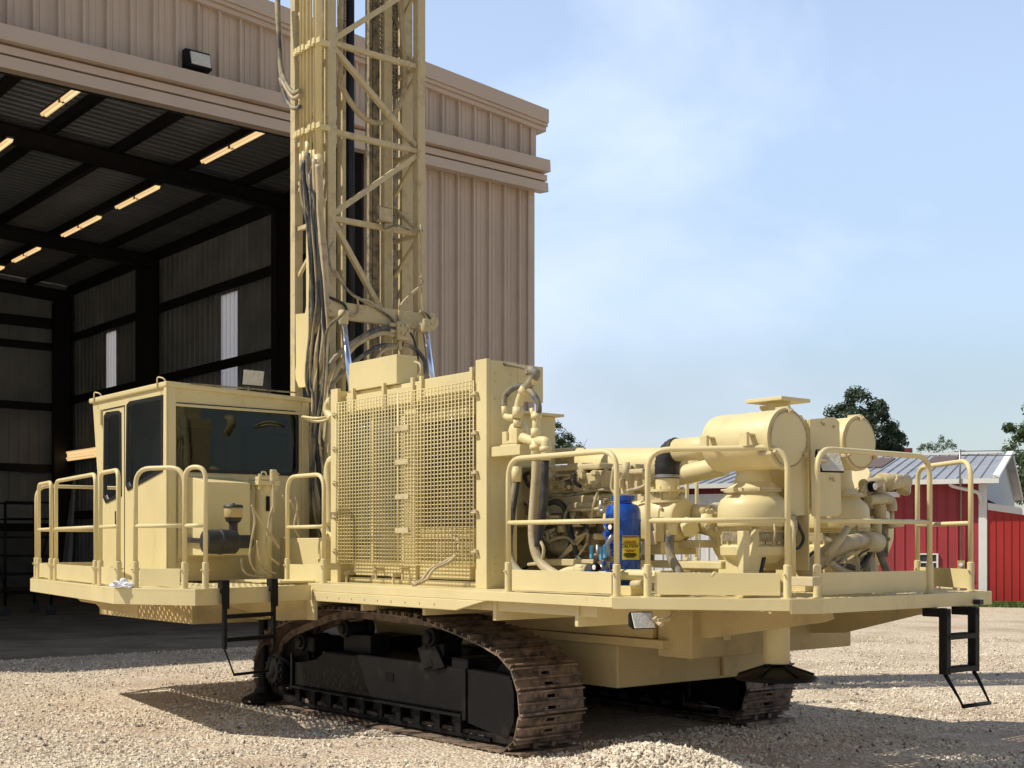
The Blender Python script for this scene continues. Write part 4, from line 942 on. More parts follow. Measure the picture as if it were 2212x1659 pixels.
c = pu(Z4(938, 523), 5.80); worklamp(c, (-.95, -.3), 'work lamp on the tail guard rail', w=.22, h=.18, tilt=-.22, post=[c, (5.74, pu(Z4(850, 523), 5.74)[1], c[2])])
# panel behind small rail
a = pv(Z1(1741, 1136), 6.95); b = pv(Z1(2010, 1136), 6.95); zb_ = 1.36
m_ = Mesh(); m_.box(a[0], b[0], 6.95, 7.2, zb_, a[2]); part('tool_box', m_, 'paint', bevel=.008)

# --- RADIATOR ---
VRD = 6.80
uL0, uL1 = on(718, (7, VRD), (12, VRD))[0], on(733, (7, VRD), (12, VRD))[0]
uR0, uR1 = on(1031, (7, VRD), (12, VRD))[0], on(1055, (7, VRD), (12, VRD))[0]
ZRT = 3.31
m_ = Mesh(); m_.box(uL1+.03, uL0-.03, VRD+.02, 7.12, ZD, ZRT-.02); m_.box(uR1+.03, uR0-.03, VRD+.02, 7.12, ZD, ZRT-.03); m_.box(uR1+.05, uL0-.05, VRD+.1, 7.10, ZRT-.26, ZRT-.04); m_.box(uR1+.05, uL0-.05, 7.03, 7.09, ZD, ZRT-.05)
m_.box(uR0+.02, uL1-.02, VRD+.10, VRD+.16, ZD+.0, ZD+.05)
rad = part('radiator', m_, 'paint', bevel=.006, l='tall caged radiator and oil cooler housing')
m_ = Mesh(); m_.box(uR1, uR0, VRD-.02, VRD+.02, ZD, ZRT+.03); m_.box(uR1, uR1+.014, VRD+.021, VRD+.32, ZD, ZRT+.02); pst = part('frame_post', m_, 'paint', rad, .004)
m_ = Mesh()
for z in (1.5, 1.56, 1.62, 3.0, 3.15, 3.22):
    m_.cyl((uR1-.008, VRD+.08, z), (uR1+.005, VRD+.08, z), .012, 8)
    if z > 2.9: m_.cyl((uR1-.008, VRD+.25, z), (uR1+.005, VRD+.25, z), .012, 8)
part('bolt', m_, 'paint', rad, 0)
m_ = Mesh(); m_.box(uL1, uL0, VRD-.02, VRD+.02, ZD, ZRT); part('frame_post', m_, 'paint', rad, .004)
m_ = Mesh(); zt0, zt1 = 3.13, 3.27; m_.box(uR0+.01, 9.75, VRD+.06, VRD+.10, zt0-.03, zt1); m_.box(9.77, uL1-.01, VRD+.06, VRD+.10, zt0-.05, zt1-.04)
for u in (8.95, 9.72, 9.86, 10.35, 10.9): m_.box(u-.02, u+.02, VRD+.03, VRD+.06, zt0-.1, zt1+.03)
part('top_rail', m_, 'paint', rad, .004)
# cooler cores
def ux(zx): return on(Z2(zx, 0)[0], (7, VRD+.12), (12, VRD+.12))[0]
zz = lambda y, x=700: pv(Z2(x, y), VRD+.12)[2]
def slats(me, u0, u1, z0, z1, v, n, w=.35, d=.03):
    for k in range(n):
        c = u0 + (u1-u0)*(k+.5)/n; h = abs(u1-u0)/n*w/2*2; me.box(c-h/2, c+h/2, v-d, v, z0, z1)
V2 = VRD+.14
cores = [((372, 492), 560, 1395, 'core_l', 14), ((505, 655), 520, 1395, 'core_l', 18), ((762, 1030), 610, 1215, 'core', 26), ((762, 1030), 470, 570, 'dust', 26), ((762, 1030), 1275, 1395, 'dust', 26)]
for (xa, xb), ya, yb, mt_, n in cores:
    m_ = Mesh(); a, b = ux(xa), ux(xb); z1c, z0c = zz(ya, (xa+xb)/2), zz(yb, (xa+xb)/2)
    m_.box(b, a, V2+.05, V2+.12, z0c, z1c); slats(m_, b, a, z0c, z1c, V2+.05, n)
    n2_ = int((z1c-z0c)/.06)
    for k in range(n2_): z = z0c+(k+.5)*(z1c-z0c)/n2_; m_.box(b, a, V2+.035, V2+.048, z-.006, z+.006)
    part('cooling_core', m_, mt_, rad, 0)
m_ = Mesh()
for xa, xb in ((490, 506), (655, 682), (683, 750), (750, 764)):
    a, b = ux(xa), ux(xb); m_.box(b+.003, a-.003, V2-.0 + (.0 if xa != 683 else -.03), V2+.10, 1.40, 3.18)
for ya, yb, xa, xb in ((575, 610, 762, 1030), (1215, 1270, 762, 1030), (1400, 1480, 365, 680), (1400, 1500, 762, 1035)):
    a, b = ux(xa), ux(xb); m_.box(b, a, V2-.01, V2+.11, zz(yb, xb), zz(ya, xb))
part('core_frame', m_, 'paint', rad, .003)
m_ = Mesh()
for k in range(9):
    a = ux(775+k*29); m_.box(a-.07, a-.0, V2-.035, V2-.012, zz(606, 900), zz(578, 900)); m_.box(a-.05, a-.0, V2-.03, V2-.012, zz(1240, 900), zz(1218, 900))
part('clip', m_, 'paint', rad, .002)
# wire guard
gl0, gl1 = on(Z2(1076, 0)[0], (7, VRD), (12, VRD))[0], on(Z2(328, 0)[0], (7, VRD), (12, VRD))[0]
gz0, gz1 = 1.555, 3.16
gs = on(Z2(664, 0)[0], (7, VRD), (12, VRD))[0]
for a, b in ((gl0, gs-.006), (gs+.006, gl1)):
    m_ = Mesh(); nz = 47; nu = round((b-a)/.052)
    for k in range(nz+1): z = gz0+(gz1-gz0)*k/nz; m_.tube([(a, VRD-.03, z), (b, VRD-.03, z)], .0056, 5)
    for k in range(nu+1):
        u = a+(b-a)*k/nu; e = .0054 if 0 < k < nu else .007; m_.tube([(u, VRD-.038, gz0), (u, VRD-.038, gz1)], e, 5)
    part('wire_guard', m_, 'paint', rad, 0)
m_ = Mesh()
for k in range(5):
    z = gz0+.12+k*(gz1-gz0-.24)/4
    for u, s in ((gl0, -1), (gl1, 1)): m_.tube([(u-.015*s, VRD-.05, z), (u+.05*s, VRD-.05, z), (u+.05*s, VRD-.02, z-.03)], .009, 6); m_.cyl((u+.035*s, VRD-.055, z+.012), (u+.035*s, VRD-.02, z+.012), .016, 8)
part('latch', m_, 'dust', rad, 0)
m_ = Mesh()
for y in (678, 860, 1048, 1230):
    p = pv(Z2(632, y), VRD-.05); q = pv(Z2(704, y), VRD-.05); m_.box(q[0], p[0], VRD-.055, VRD-.045, p[2]-.022, p[2]+.026)
part('label_plate', m_, 'dust', rad, .002)
# box on top
m_ = Mesh(); m_.box(10.15, 11.0, 6.86, 7.10, 3.275, 3.555); part('junction_box', m_, 'paint', bevel=.004, l='plain tan box on top of the radiator')
m_ = Mesh(); m_.tube([pv(Z2(738, 310), 7.05), pv(Z2(765, 325), 7.05), pv(Z2(772, 365), 7.05), pv(Z2(745, 412), 7.05)], .012, 8, smooth_path=True); part('conduit', m_, 'hose_tan', bevel=0)
# drain hose below guard
m_ = Mesh()
for dx in (0, 22): m_.tube([pv(Z2(930+dx, 1230), VRD+.05), pv(Z2(980, 1330), VRD+.0), pv(Z2(900+dx, 1400), VRD-.06), pv(Z2(820+dx, 1440), 6.6), pv(Z2(780+dx, 1495), 6.55), pv(Z2(728+dx*.3, 1527), 6.42)], .014, 8, smooth_path=True)
part('drain_hose', m_, 'hose_tan', bevel=0)
m_ = Mesh()
for x, y in ((545, 1440), (690, 1440), (640, 1470), (385, 1460)): p = pv(Z2(x, y), VRD+.08); m_.cyl((p[0], VRD+.14, p[2]), (p[0], VRD+.02, p[2]), .02, 8); m_.bar((p[0], VRD+.04, p[2]-.02), (p[0], VRD+.04, p[2]-.10), .02, .02)
part('drain_valve', m_, 'dust', bevel=.003)
# tank behind the radiator
m_ = Mesh(); m_.box(9.0, 9.6, 7.40, 7.86, 1.9, 2.93); m_.box(8.95, 9.65, 7.36, 7.93, 2.93, 2.955); m_.box(8.99, 9.6, 7.39, 7.87, 2.33, 2.345); part('header_tank', m_, 'paint', bevel=.005)
m_ = Mesh(); m_.box(8.9, 11.0, 7.6, 8.9, 1.36, 2.40); part('engine_hood', m_, 'dust', bevel=.01)

# --- MAST ---
UN, UFm, VM0, VM1 = 12.60, 13.35, 7.60, 8.84
TOP = 12.5
legs = [(UN, VM0), (UN, VM1), (UFm, VM0), (UFm, VM1)]
m_ = Mesh(); lw = .055
for i, (u, v) in enumerate(legs): m_.box(u-lw, u+lw, v-lw, v+lw, 1.0 if i < 2 else 1.6, TOP)
m_.box(UN-.1, UFm+.1, VM0-.1, VM1+.1, TOP, TOP+.35)  # unseen crown box, added for the shape of the mast's shadow
mast = part('mast', m_, 'dust', bevel=.008, l='tall tan lattice drill mast')
def near(pts): return [pu(p, UN-.01) for p in pts]
def mbar(p, q, w=.06, d=.06, m='dust', name='brace', up=(0,0,1)):
    m_ = Mesh(); m_.bar(p, q, w, d, up); return part(name, m_, m, mast, .004)
# node heights read on the near face, continued upward and downward at the same pitch
zl = [pu(Z7(600, 370), UN)[2], pu(Z7(600, 1090), UN)[2], pu(Z8(600, 240), UN)[2]]
H0, H1, H2 = zl
pit = (H0-H2)/2
nodes = [H2, H1, H0, H0+pit, H0+2*pit, H0+3*pit, H0+4*pit, H0+5*pit]
for i, z in enumerate(nodes):
    if z > TOP: break
    mbar((UN, VM0+lw, z), (UN, VM1-lw, z)); mbar((UFm, VM0+lw, z), (UFm, VM1-lw, z)) if i > 4 else None
    mbar((UN+lw, VM0, z), (UFm-lw, VM0, z), .05, .05); mbar((UN+lw, VM1, z), (UFm-lw, VM1, z), .05, .05)
    # X-like gusset struts on the side face at each node
    for s in (-1, 1):
        mbar((UN+lw, VM0-.0, z+s*.06), (UFm-lw, VM0, z+s*.55), .04, .04)
        mbar((UN+lw, VM1, z+s*.06), (UFm-lw, VM1, z+s*.55), .04, .04)
vL, vR = VM0+lw, VM1-lw
# diagonals on the near face (zigzag)
mbar((UN, vL, H0+.05), (UN, vR, H0+pit-.05)); mbar((UN, vL, H0-.06), (UN, vR, H1+.06)); mbar((UN, vR, H1-.06), (UN, vL, H2+.06)); mbar((UN, vL, H2-.06), (UN, vR, 3.78))
for k in range(3, 7):
    a, b = (vR, vL) if k % 2 else (vL, vR)
    if nodes[k]+pit < TOP: mbar((UN, a, nodes[k]+.05), (UN, b, nodes[k]+pit-.05))
# hoist pivot beam
zb0 = pu(Z8(700, 990), UN-.08)[2]
m_ = Mesh(); m_.box(UN-.13, UN-.062, VM0-.02, VM1+.12, zb0-.11, zb0+.085)
pb_ = part('pivot_beam', m_, 'dust', mast, .01)
m_ = Mesh()
for v in (VM0-.07, VM1+.09): m_.lathe((UN-.17, v, zb0), (1, 0, 0), [(0,.045),(.02,.05),(.03,.10),(.10,.10),(.11,.05),(.2,.05)], 20)
part('pivot_pin', m_, 'dust', mast, 0)
# lift cylinders, chrome rods
for v, px0, py0, px1, py1 in ((VM0+.05, Z8(628, 1035)[0], 0, Z8(668, 1400)[0], 0), (VM1+.12, 0, 0, 0, 0)):
    z_hi = zb0-.08; L_ = v < 8
    top_p = pu((742, 694) if L_ else (919, 712), UN-.36 if L_ else UN-.30); bot = pu((762, 870) if L_ else (938, 860), UN-.62 if L_ else UN-.55)
    m_ = Mesh(); m_.tube([top_p, bot], .038, 16); c_ = part('lift_cylinder', m_, 'chrome', mast, 0, 'bright chrome cylinder rod')
    m_ = Mesh(); m_.lathe((top_p[0], top_p[1], top_p[2]-.04), (0,0,1), [(0,.045),(.02,.055),(.14,.06),(.16,.05)], 16); part('rod_eye', m_, 'dust', mast, 0)
# bright side: pipe bundle, far leg, straps and big lower side plates
VS = VM0-.14
def pipe_z(zx, u=None): return on(Z7(zx, 0)[0], (7, VS), (14, VS))[0]
for zx, r, ylo in ((281, .017, (Z7(281, 1330))), (306, .020, Z7(306, 1310)), (336, .024, Z7(336, 1230)), (362, .014, Z7(362, 1300)), (390, .017, Z7(385, 1300)), (425, .042, Z7(430, 1340))):
    u = pipe_z(zx); z0 = pv(ylo, VS)[2]
    m_ = Mesh(); m_.tube([(u, VS, z0), (u, VS, TOP-.3)], r, 12); m_.tube([(u, VS, z0-.08), (u, VS, z0+.10)], r*1.35, 8); part('hydraulic_pipe', m_, 'paint', mast, 0)
for y0, yb in ((435, 380), (1110, 1055), (-250, -300)):
    p = pv(Z7(250, y0), VS-.04); q = pv(Z7(470, yb), VS-.04)
    m_ = Mesh(); z = p[2]; m_.box(pipe_z(470), pipe_z(250), VS-.06, VS-.045, z-.03, z+.03)
    for zx in (281, 306, 336, 390, 425): m_.box(pipe_z(zx)-.03, pipe_z(zx)+.03, VS-.075, VS-.06, z-.025, z+.045)
    m_.box(UN+.02, pipe_z(470)+.05, VS-.05, VM0-.03, z-.03, z+.03)
    part('pipe_clamp', m_, 'paint', mast, .004)
m_ = Mesh()
loop = [pv(Z8(*p), VM0-.07) for p in ((232, 1480), (300, 950), (415, 945), (300, 430), (420, 60), (470, 60), (478, 940), (455, 1560), (400, 1600), (265, 1610), (232, 1540))]
loopz = [(p[0], p[2]) for p in ((pv(Z8(x, y), VM0-.09)) for x, y in ((232, 1475), (322, 945), (322, 520), (322, 100), (472, 60), (478, 900), (470, 1560), (400, 1598), (262, 1610), (236, 1540)))]
m_.plate([loopz], lambda a, b: (a, VM0-.09, b), (0, .02, 0)); part('side_plate', m_, 'paint', mast, .004)
m_ = Mesh(); m_.plate([[(p[0], p[2]) for p in (pv(Z8(x, y), VM0-.065) for x, y in ((236,1010),(345,1000),(400,1100),(400,1500),(240,1530)))]], lambda a, b: (a, VM0-.065, b), (0, .012, 0)); part('side_plate', m_, 'paint', mast, .003)
m_ = Mesh(); m_.box(UFm-.0, UFm+.30, VM0-.1, VM0+.6, 1.36, 2.9); m_.box(UN-.05, UFm, VM0+.05, VM1-.05, 1.36, 2.2); part('mast_base', m_, 'dust', mast, .02)
# inside the mast: drill pipe, guides, feed rails, cables
def vpole(zx, u, r, m, name, z0=1.8, z1=TOP-.2, box=None, l=None):
    v = pu(Z7(zx, 0), u)[1]; m_ = Mesh()
    if box: m_.box(u-box[1]/2, u+box[1]/2, v-box[0]/2, v+box[0]/2, z0, z1)
    else: m_.tube([(u, v, z0), (u, v, z1)], r, 14)
    return part(name, m_, m, mast, .003 if box else 0, l)
vpole(678, 13.05, .058, 'rod', 'drill_pipe', l='dark steel drill pipe hanging in the mast')
vpole(612, 13.0, 0, 'dust', 'guide_rail', box=(.05, .12)); vpole(640, 13.2, 0, 'grime', 'guide_rail', box=(.05, .05))
vpole(842, 13.1, 0, 'grime', 'guide_rail', box=(.035, .06)); vpole(822, 13.15, 0, 'grime', 'guide_rail', box=(.03, .05)); vpole(884, 13.15, 0, 'grime', 'feed_cylinder', box=(.13, .12)); vpole(975, 12.9, 0, 'dust', 'guide_rail', box=(.11, .10))
vpole(1030, 13.15, 0, 'grime', 'guide_rail', box=(.05, .08)); vpole(1065, 13.2, .012, 'steel', 'cable'); vpole(1130, 13.15, 0, 'dust', 'guide_rail', box=(.16, .1)); vpole(1170, 13.2, .02, 'rod', 'guide_rail')
vpole(500, 13.1, 0, 'grime', 'guide_rail', box=(.10, .08)); vpole(470, 13.25, .02, 'grime', 'guide_rail')
vpole(812, 12.95, .009, 'grime', 'cable'); vpole(932, 12.95, .013, 'grime', 'cable', z1=pu(Z7(932, 480), 12.95)[2])
def chain(zx, u, y0, y1, top=None, m='grime', p=.055):
    v = pu(Z7(zx, 0), u)[1]; z0 = pu(Z7(zx, y1), u)[2]; z1 = top or pu(Z7(zx, y0), u)[2]; m_ = Mesh(); n = int((z1-z0)/p)
    for k in range(n):
        z = z0+k*p; s = .03 if k % 2 else .018
        for sg in (-1, 1): m_.box(u-.012, u+.012, v+sg*s-.006, v+sg*s+.006, z-.006, z+p+.006)
        m_.box(u-.02, u+.02, v-.034, v+.034, z+p*.5-.008, z+p*.5+.008)
    part('chain', m_, m, mast, 0)
chain(490, 12.75, 0, 360, TOP-.4); chain(622, 12.8, 0, 600, TOP-.4); chain(932, 12.85, 0, 460, TOP-.4); chain(1050, 13.0, 40, 800, TOP-.4)
# lamp on the mast, valve block, hoses
c = pu(Z8(957, 200), UN-.10); m_ = Mesh(); m_.box(c[0]-.03, c[0]+.03, c[1]-.10, c[1]+.10, c[2]-.09, c[2]+.09); o = part('mast_lamp', m_, 'grime', mast, .01)
m_ = Mesh(); m_.box(c[0]-.04, c[0]-.032, c[1]-.085, c[1]+.085, c[2]-.075, c[2]+.075); part('lens', m_, 'dust', mast, .003)
m_ = Mesh(); m_.tube([(c[0], c[1], c[2]-.09), (c[0], c[1]+.01, c[2]-.16), pu(Z8(1060, 285), UN-.09), pu(Z8(1160, 320), UN-.09), pu(Z8(1270, 330), UN-.09)], .014, 8, smooth_path=True); part('lamp_cable', m_, 'hose', mast, 0)
c = pu(Z8(1100, 1150), UN-.2); m_ = Mesh(); m_.box(c[0]-.06, c[0]+.06, c[1]-.09, c[1]+.08, c[2]-.11, c[2]+.10)
for dv, dz in ((-.04,.05),(.02,.06),(.02,-.05),(-.03,-.04),(.06,.0)): m_.cyl((c[0]-.09, c[1]+dv, c[2]+dz), (c[0]-.06, c[1]+dv, c[2]+dz), .018, 8)
for dz in (.06, -.01): m_.cyl((c[0], c[1]-.16, c[2]+dz), (c[0], c[1]-.09, c[2]+dz), .028, 8)
m_.cyl((c[0], c[1]-.02, c[2]-.22), (c[0], c[1]-.02, c[2]-.11), .022, 8); part('valve_block', m_, 'dust', mast, .004)
def hose(pts, r, m='hose', name='hose', parent=None, plane=None, seg=8):
    P = []
    for p in pts:
        z, x, y, k, val = p
        P.append((pv if k == 'v' else pu)(z(x, y), val))
    m_ = Mesh(); m_.tube(P, r, seg, smooth_path=True); return part(name, m_, m, parent or mast, 0)
U = lambda z, x, y, d=0: (z, x, y, 'u', UN-.15+d)
S_ = lambda z, x, y, d=0: (z, x, y, 'v', VM0-.22+d)
# loops hanging in the mast
hose([U(Z7,608,-60,.3), U(Z7,600,560,.3), U(Z7,630,740,.3), U(Z7,760,930,.3), U(Z7,870,1000,.35), U(Z7,935,1005,.4)], .033, 'hose_tan')
hose([U(Z7,1095,-60,.35), U(Z7,1105,200,.35), U(Z7,1128,480,.35), U(Z7,1128,680,.35), U(Z7,1095,840,.35), U(Z7,1020,955,.4), U(Z7,935,1005,.4)], .033, 'hose_tan')
# loops left of the mast
hose([S_(Z7,92,-60), S_(Z7,100,300), S_(Z7,120,560), S_(Z7,165,690), S_(Z7,220,760), S_(Z7,275,740)], .028, 'hose')
hose([S_(Z7,80,-60), S_(Z7,98,280), S_(Z7,118,600), S_(Z7,150,700), S_(Z7,215,800), S_(Z7,275,780)], .026, 'hose_tan')
hose([S_(Z7,112,640), S_(Z7,150,790), S_(Z7,200,870), S_(Z7,240,885), S_(Z7,275,870)], .024, 'hose')
# the long bundle running down the bright side
bund = [
 ([(Z7,285,1330),(Z7,283,1560),(Z8,300,120),(Z8,345,340),(Z8,365,620),(Z8,372,900),(Z8,360,1150),(Z8,335,1350),(Z8,330,1560),(Z1,1930,180)], .020, 'hose'),
 ([(Z7,308,1310),(Z7,315,1500),(Z8,345,140),(Z8,372,420),(Z8,378,700),(Z8,388,950),(Z8,400,1150),(Z8,390,1400),(Z1,1925,120),(Z1,1935,260)], .026, 'rubber'),
 ([(Z7,336,1250),(Z7,345,1480),(Z8,388,60),(Z8,405,260),(Z8,415,520),(Z8,425,900),(Z8,395,1180),(Z8,345,1380),(Z8,335,1620)], .028, 'hose'),
 ([(Z7,390,1300),(Z7,395,1500),(Z8,405,120),(Z8,440,420),(Z8,470,700),(Z8,485,980),(Z8,470,1200),(Z8,440,1420),(Z8,400,1600),(Z1,1950,400),(Z1,1940,700),(Z1,1990,950),(Z1,2045,1100)], .030, 'hose_tan'),
 ([(Z7,426,1345),(Z7,430,1480),(Z8,436,60),(Z8,440,250),(Z8,470,520),(Z8,480,800),(Z8,470,1050),(Z8,430,1250),(Z8,405,1420),(Z1,1960,260),(Z1,1945,520),(Z1,1945,760),(Z1,1975,950),(Z1,2040,1010)], .042, 'hose_tan'),
 ([(Z7,360,1400),(Z8,395,40),(Z8,420,400),(Z8,455,760),(Z8,470,1100),(Z8,500,1300),(Z8,470,1560),(Z1,2000,330),(Z1,1985,700),(Z1,2010,900)], .022, 'rubber'),
 ([(Z7,296,1400),(Z8,310,60),(Z8,330,300),(Z8,352,600),(Z8,350,900),(Z8,345,1200),(Z8,318,1500),(Z1,1918,250)], .012, 'hose'),
 ([(Z7,375,1350),(Z8,380,30),(Z8,395,350),(Z8,405,700),(Z8,440,1000),(Z8,430,1250),(Z8,420,1500),(Z1,1975,300),(Z1,1965,600),(Z1,2000,900),(Z1,1995,1120)], .013, 'rubber'),
 ([(Z7,412,1400),(Z8,425,200),(Z8,452,500),(Z8,478,850),(Z8,500,1150),(Z8,490,1450),(Z1,2020,280),(Z1,1990,520),(Z1,2015,800),(Z1,2005,1130)], .014, 'hose_tan'),
 ([(Z7,350,1420),(Z8,370,250),(Z8,398,600),(Z8,410,900),(Z8,380,1150),(Z8,360,1400),(Z8,360,1600),(Z1,1950,300),(Z1,1930,800),(Z1,1925,1100)], .015, 'hose'),
 ([(Z8,640,985),(Z8,590,1040),(Z8,520,1100),(Z8,480,1200),(Z8,475,1400),(Z1,2010,200),(Z1,1960,520),(Z1,1950,900),(Z1,1990,1130)], .017, 'hose'),
]
for pts, r, m__ in bund:
    hose([S_(z, x, y, -.04 + .02*i) for i, (z, x, y) in enumerate(pts)], r, m__)
# hoses from the valve block sweeping down-left
hose([U(Z8,1045,1130,-.05), U(Z8,960,1125,-.03), U(Z8,860,1150,-.04), U(Z8,760,1210,-.06), U(Z8,640,1290,-.06), U(Z8,540,1390,-.03), U(Z8,480,1520,0), U(Z8,450,1640,.1)], .030, 'hose')
hose([U(Z8,1045,1185,-.05), U(Z8,950,1165,-.03), U(Z8,860,1190,-.04), U(Z8,760,1240,-.06), U(Z8,700,1290,-.06), U(Z8,600,1420,-.03), U(Z8,540,1560,0), U(Z8,520,1640,.1)], .030, 'hose_tan')
hose([U(Z8,1090,1265,-.03), U(Z8,1020,1262,-.03), U(Z8,920,1270,-.04), U(Z8,800,1340,-.06), U(Z8,700,1420,-.06), U(Z8,560,1560,-.03), U(Z8,520,1660,-.03)], .024, 'hose')
hose([U(Z8,1110,1255,-.03), U(Z8,1180,1275,-.03), U(Z8,1240,1320,-.04), U(Z8,1290,1400,-.04), U(Z8,1300,1540,-.06)], .026, 'hose')
hose([U(Z8,1060,1280,-.03), U(Z8,980,1290,-.03), U(Z8,920,1340,-.04), U(Z8,880,1420,-.06)], .022, 'hose_tan')
hose([U(Z8,1115,1130,-.04), U(Z8,1170,1160,-.04), U(Z8,1210,1240,-.04), U(Z8,1240,1380,-.06)], .012, 'rubber')
hose([U(Z8,1310,1050,-.05), U(Z8,1240,1110,-.03), U(Z8,1205,1190,-.03), U(Z8,1210,1290,-.03)], .014, 'hose_tan')
# thin ones by the pivot beam
hose([U(Z8,545,420), U(Z8,508,500), U(Z8,520,620), U(Z8,600,740), U(Z8,690,840), U(Z8,800,910), U(Z8,900,960), U(Z8,1000,1030), U(Z8,1050,1085)], .016, 'hose')
hose([U(Z8,560,650), U(Z8,640,790), U(Z8,740,880), U(Z8,830,900), U(Z8,930,970), U(Z8,1050,1075)], .014, 'hose_tan')
hose([U(Z8,760,872), U(Z8,742,900), U(Z8,755,960), U(Z8,735,1010), U(Z8,690,1020), U(Z8,650,990)], .012, 'hose_tan')
hose([U(Z8,1260,700), U(Z8,1275,760), U(Z8,1200,830), U(Z8,1110,920), U(Z8,1085,1000), U(Z8,1082,1090)], .018, 'hose_tan')
hose([U(Z8,1258,280), U(Z8,1265,560), U(Z8,1268,800), U(Z8,1278,980), U(Z8,1310,1040)], .010, 'hose_tan')
hose([U(Z8,470,860,.1), U(Z8,540,885), U(Z8,600,910), U(Z8,640,940), U(Z8,660,990)], .016, 'rubber')
hose([U(Z8,1255,985), U(Z8,1310,1015), U(Z8,1335,1060), U(Z8,1320,1100)], .018, 'hose')
# hoses/pipes between bundle and radiator
hose([(Z1,2070,280,'v',7.1),(Z1,2045,300,'v',7.1),(Z1,2040,350,'v',7.1),(Z1,2070,395,'v',7.1)], .05, 'paint', 'pipe', rig)
hose([(Z1,2085,645,'v',7.0),(Z1,2055,670,'v',7.0),(Z1,2045,740,'v',7.0),(Z1,2050,900,'v',7.0),(Z1,2055,1060,'v',7.0)], .055, 'paint', 'pipe', rig)
hose([(Z1,2085,1125,'v',7.0),(Z1,2040,1120,'v',7.0),(Z1,2010,1060,'v',7.0)], .045, 'paint', 'pipe', rig)
m_ = Mesh(); c = pv(Z1(1980, 390), VM0-.3); m_.tube([(c[0]-.24*math.cos(a), c[1]+.14*math.sin(a), c[2]+.02*math.sin(a*2)) for a in [i*math.pi/8 for i in range(17)]], .016, 8); part('hose_ring', m_, 'paint', mast, 0)
# small hoses between jack casing and deck
for pts, r in (([(1565,930),(1590,980),(1640,1050),(1690,1120),(1735,1190)], .012), ([(1570,935),(1585,1030),(1565,1150),(1555,1270),(1600,1350),(1690,1375)], .012),
               ([(1590,990),(1650,1080),(1700,1150),(1738,1200)], .010), ([(1735,740),(1700,730),(1705,900),(1680,1000),(1660,1160),(1670,1240),(1735,1300)], .012),
               ([(1600,1150),(1610,1250),(1640,1320),(1720,1360)], .012), ([(1760,870),(1790,950),(1790,1100),(1770,1140)], .010), ([(1840,880),(1850,950),(1830,1060),(1860,1130)], .010),
               ([(1805,900),(1850,1000),(1860,1080)], .009), ([(1500,1260),(1510,1330),(1560,1370),(1680,1375)], .011)):
    m_ = Mesh(); m_.tube([pu(Z1(x, y), 11.85) for x, y in pts], r, 7, smooth_path=True); part('hose', m_, 'hose_tan', rig, 0)
m_ = Mesh(); p = pu(Z1(1700, 770), 11.85); m_.cyl((p[0], p[1], p[2]-.02), (p[0], p[1], p[2]+.10), .035, 10); m_.cyl((p[0], p[1], p[2]-.35), (p[0], p[1], p[2]-.1), .016, 8); part('fitting', m_, 'dust', rig, .003)
# --- CRAWLER TRACKS ---
outline = [(8.03,.44),(8.045,.30),(8.09,.17),(8.20,.06),(8.42,.018),(12.05,.018),(12.32,.06),(12.49,.17),(12.56,.36),(12.50,.58),(12.36,.74),(12.16,.84),(11.62,.985),(11.31,1.06),(10.97,1.10),(10.4,1.10),(9.77,1.09),(9.46,1.075),(9.10,1.01),(8.79,.95),(8.49,.88),(8.25,.79),(8.10,.65)]
def resample(poly, n):
    P = [Vector((a, b, 0)) for a, b in poly]; Q = []; m = len(P)
    for i in range(m):
        a, b, c, d = P[(i-1)%m], P[i], P[(i+1)%m], P[(i+2)%m]
        for k in range(12):
            w = k/12; Q.append(.5*((2*b)+(c-a)*w+(2*a-5*b+4*c-d)*w*w+(3*b-a-3*c+d)*w**3))
    L = [0]
    for i in range(len(Q)): L.append(L[-1]+(Q[(i+1)%len(Q)]-Q[i]).length)
    out = []; j = 0
    for k in range(n):
        s = L[-1]*k/n
        while L[j+1] < s: j += 1
        w = (s-L[j])/(L[j+1]-L[j]); p = Q[j].lerp(Q[(j+1)%len(Q)], w); t = (Q[(j+1)%len(Q)]-Q[j]).normalized(); out.append((p, t))
    return out, L[-1]
SH, PL = resample(outline, 52)
pitch = PL/52
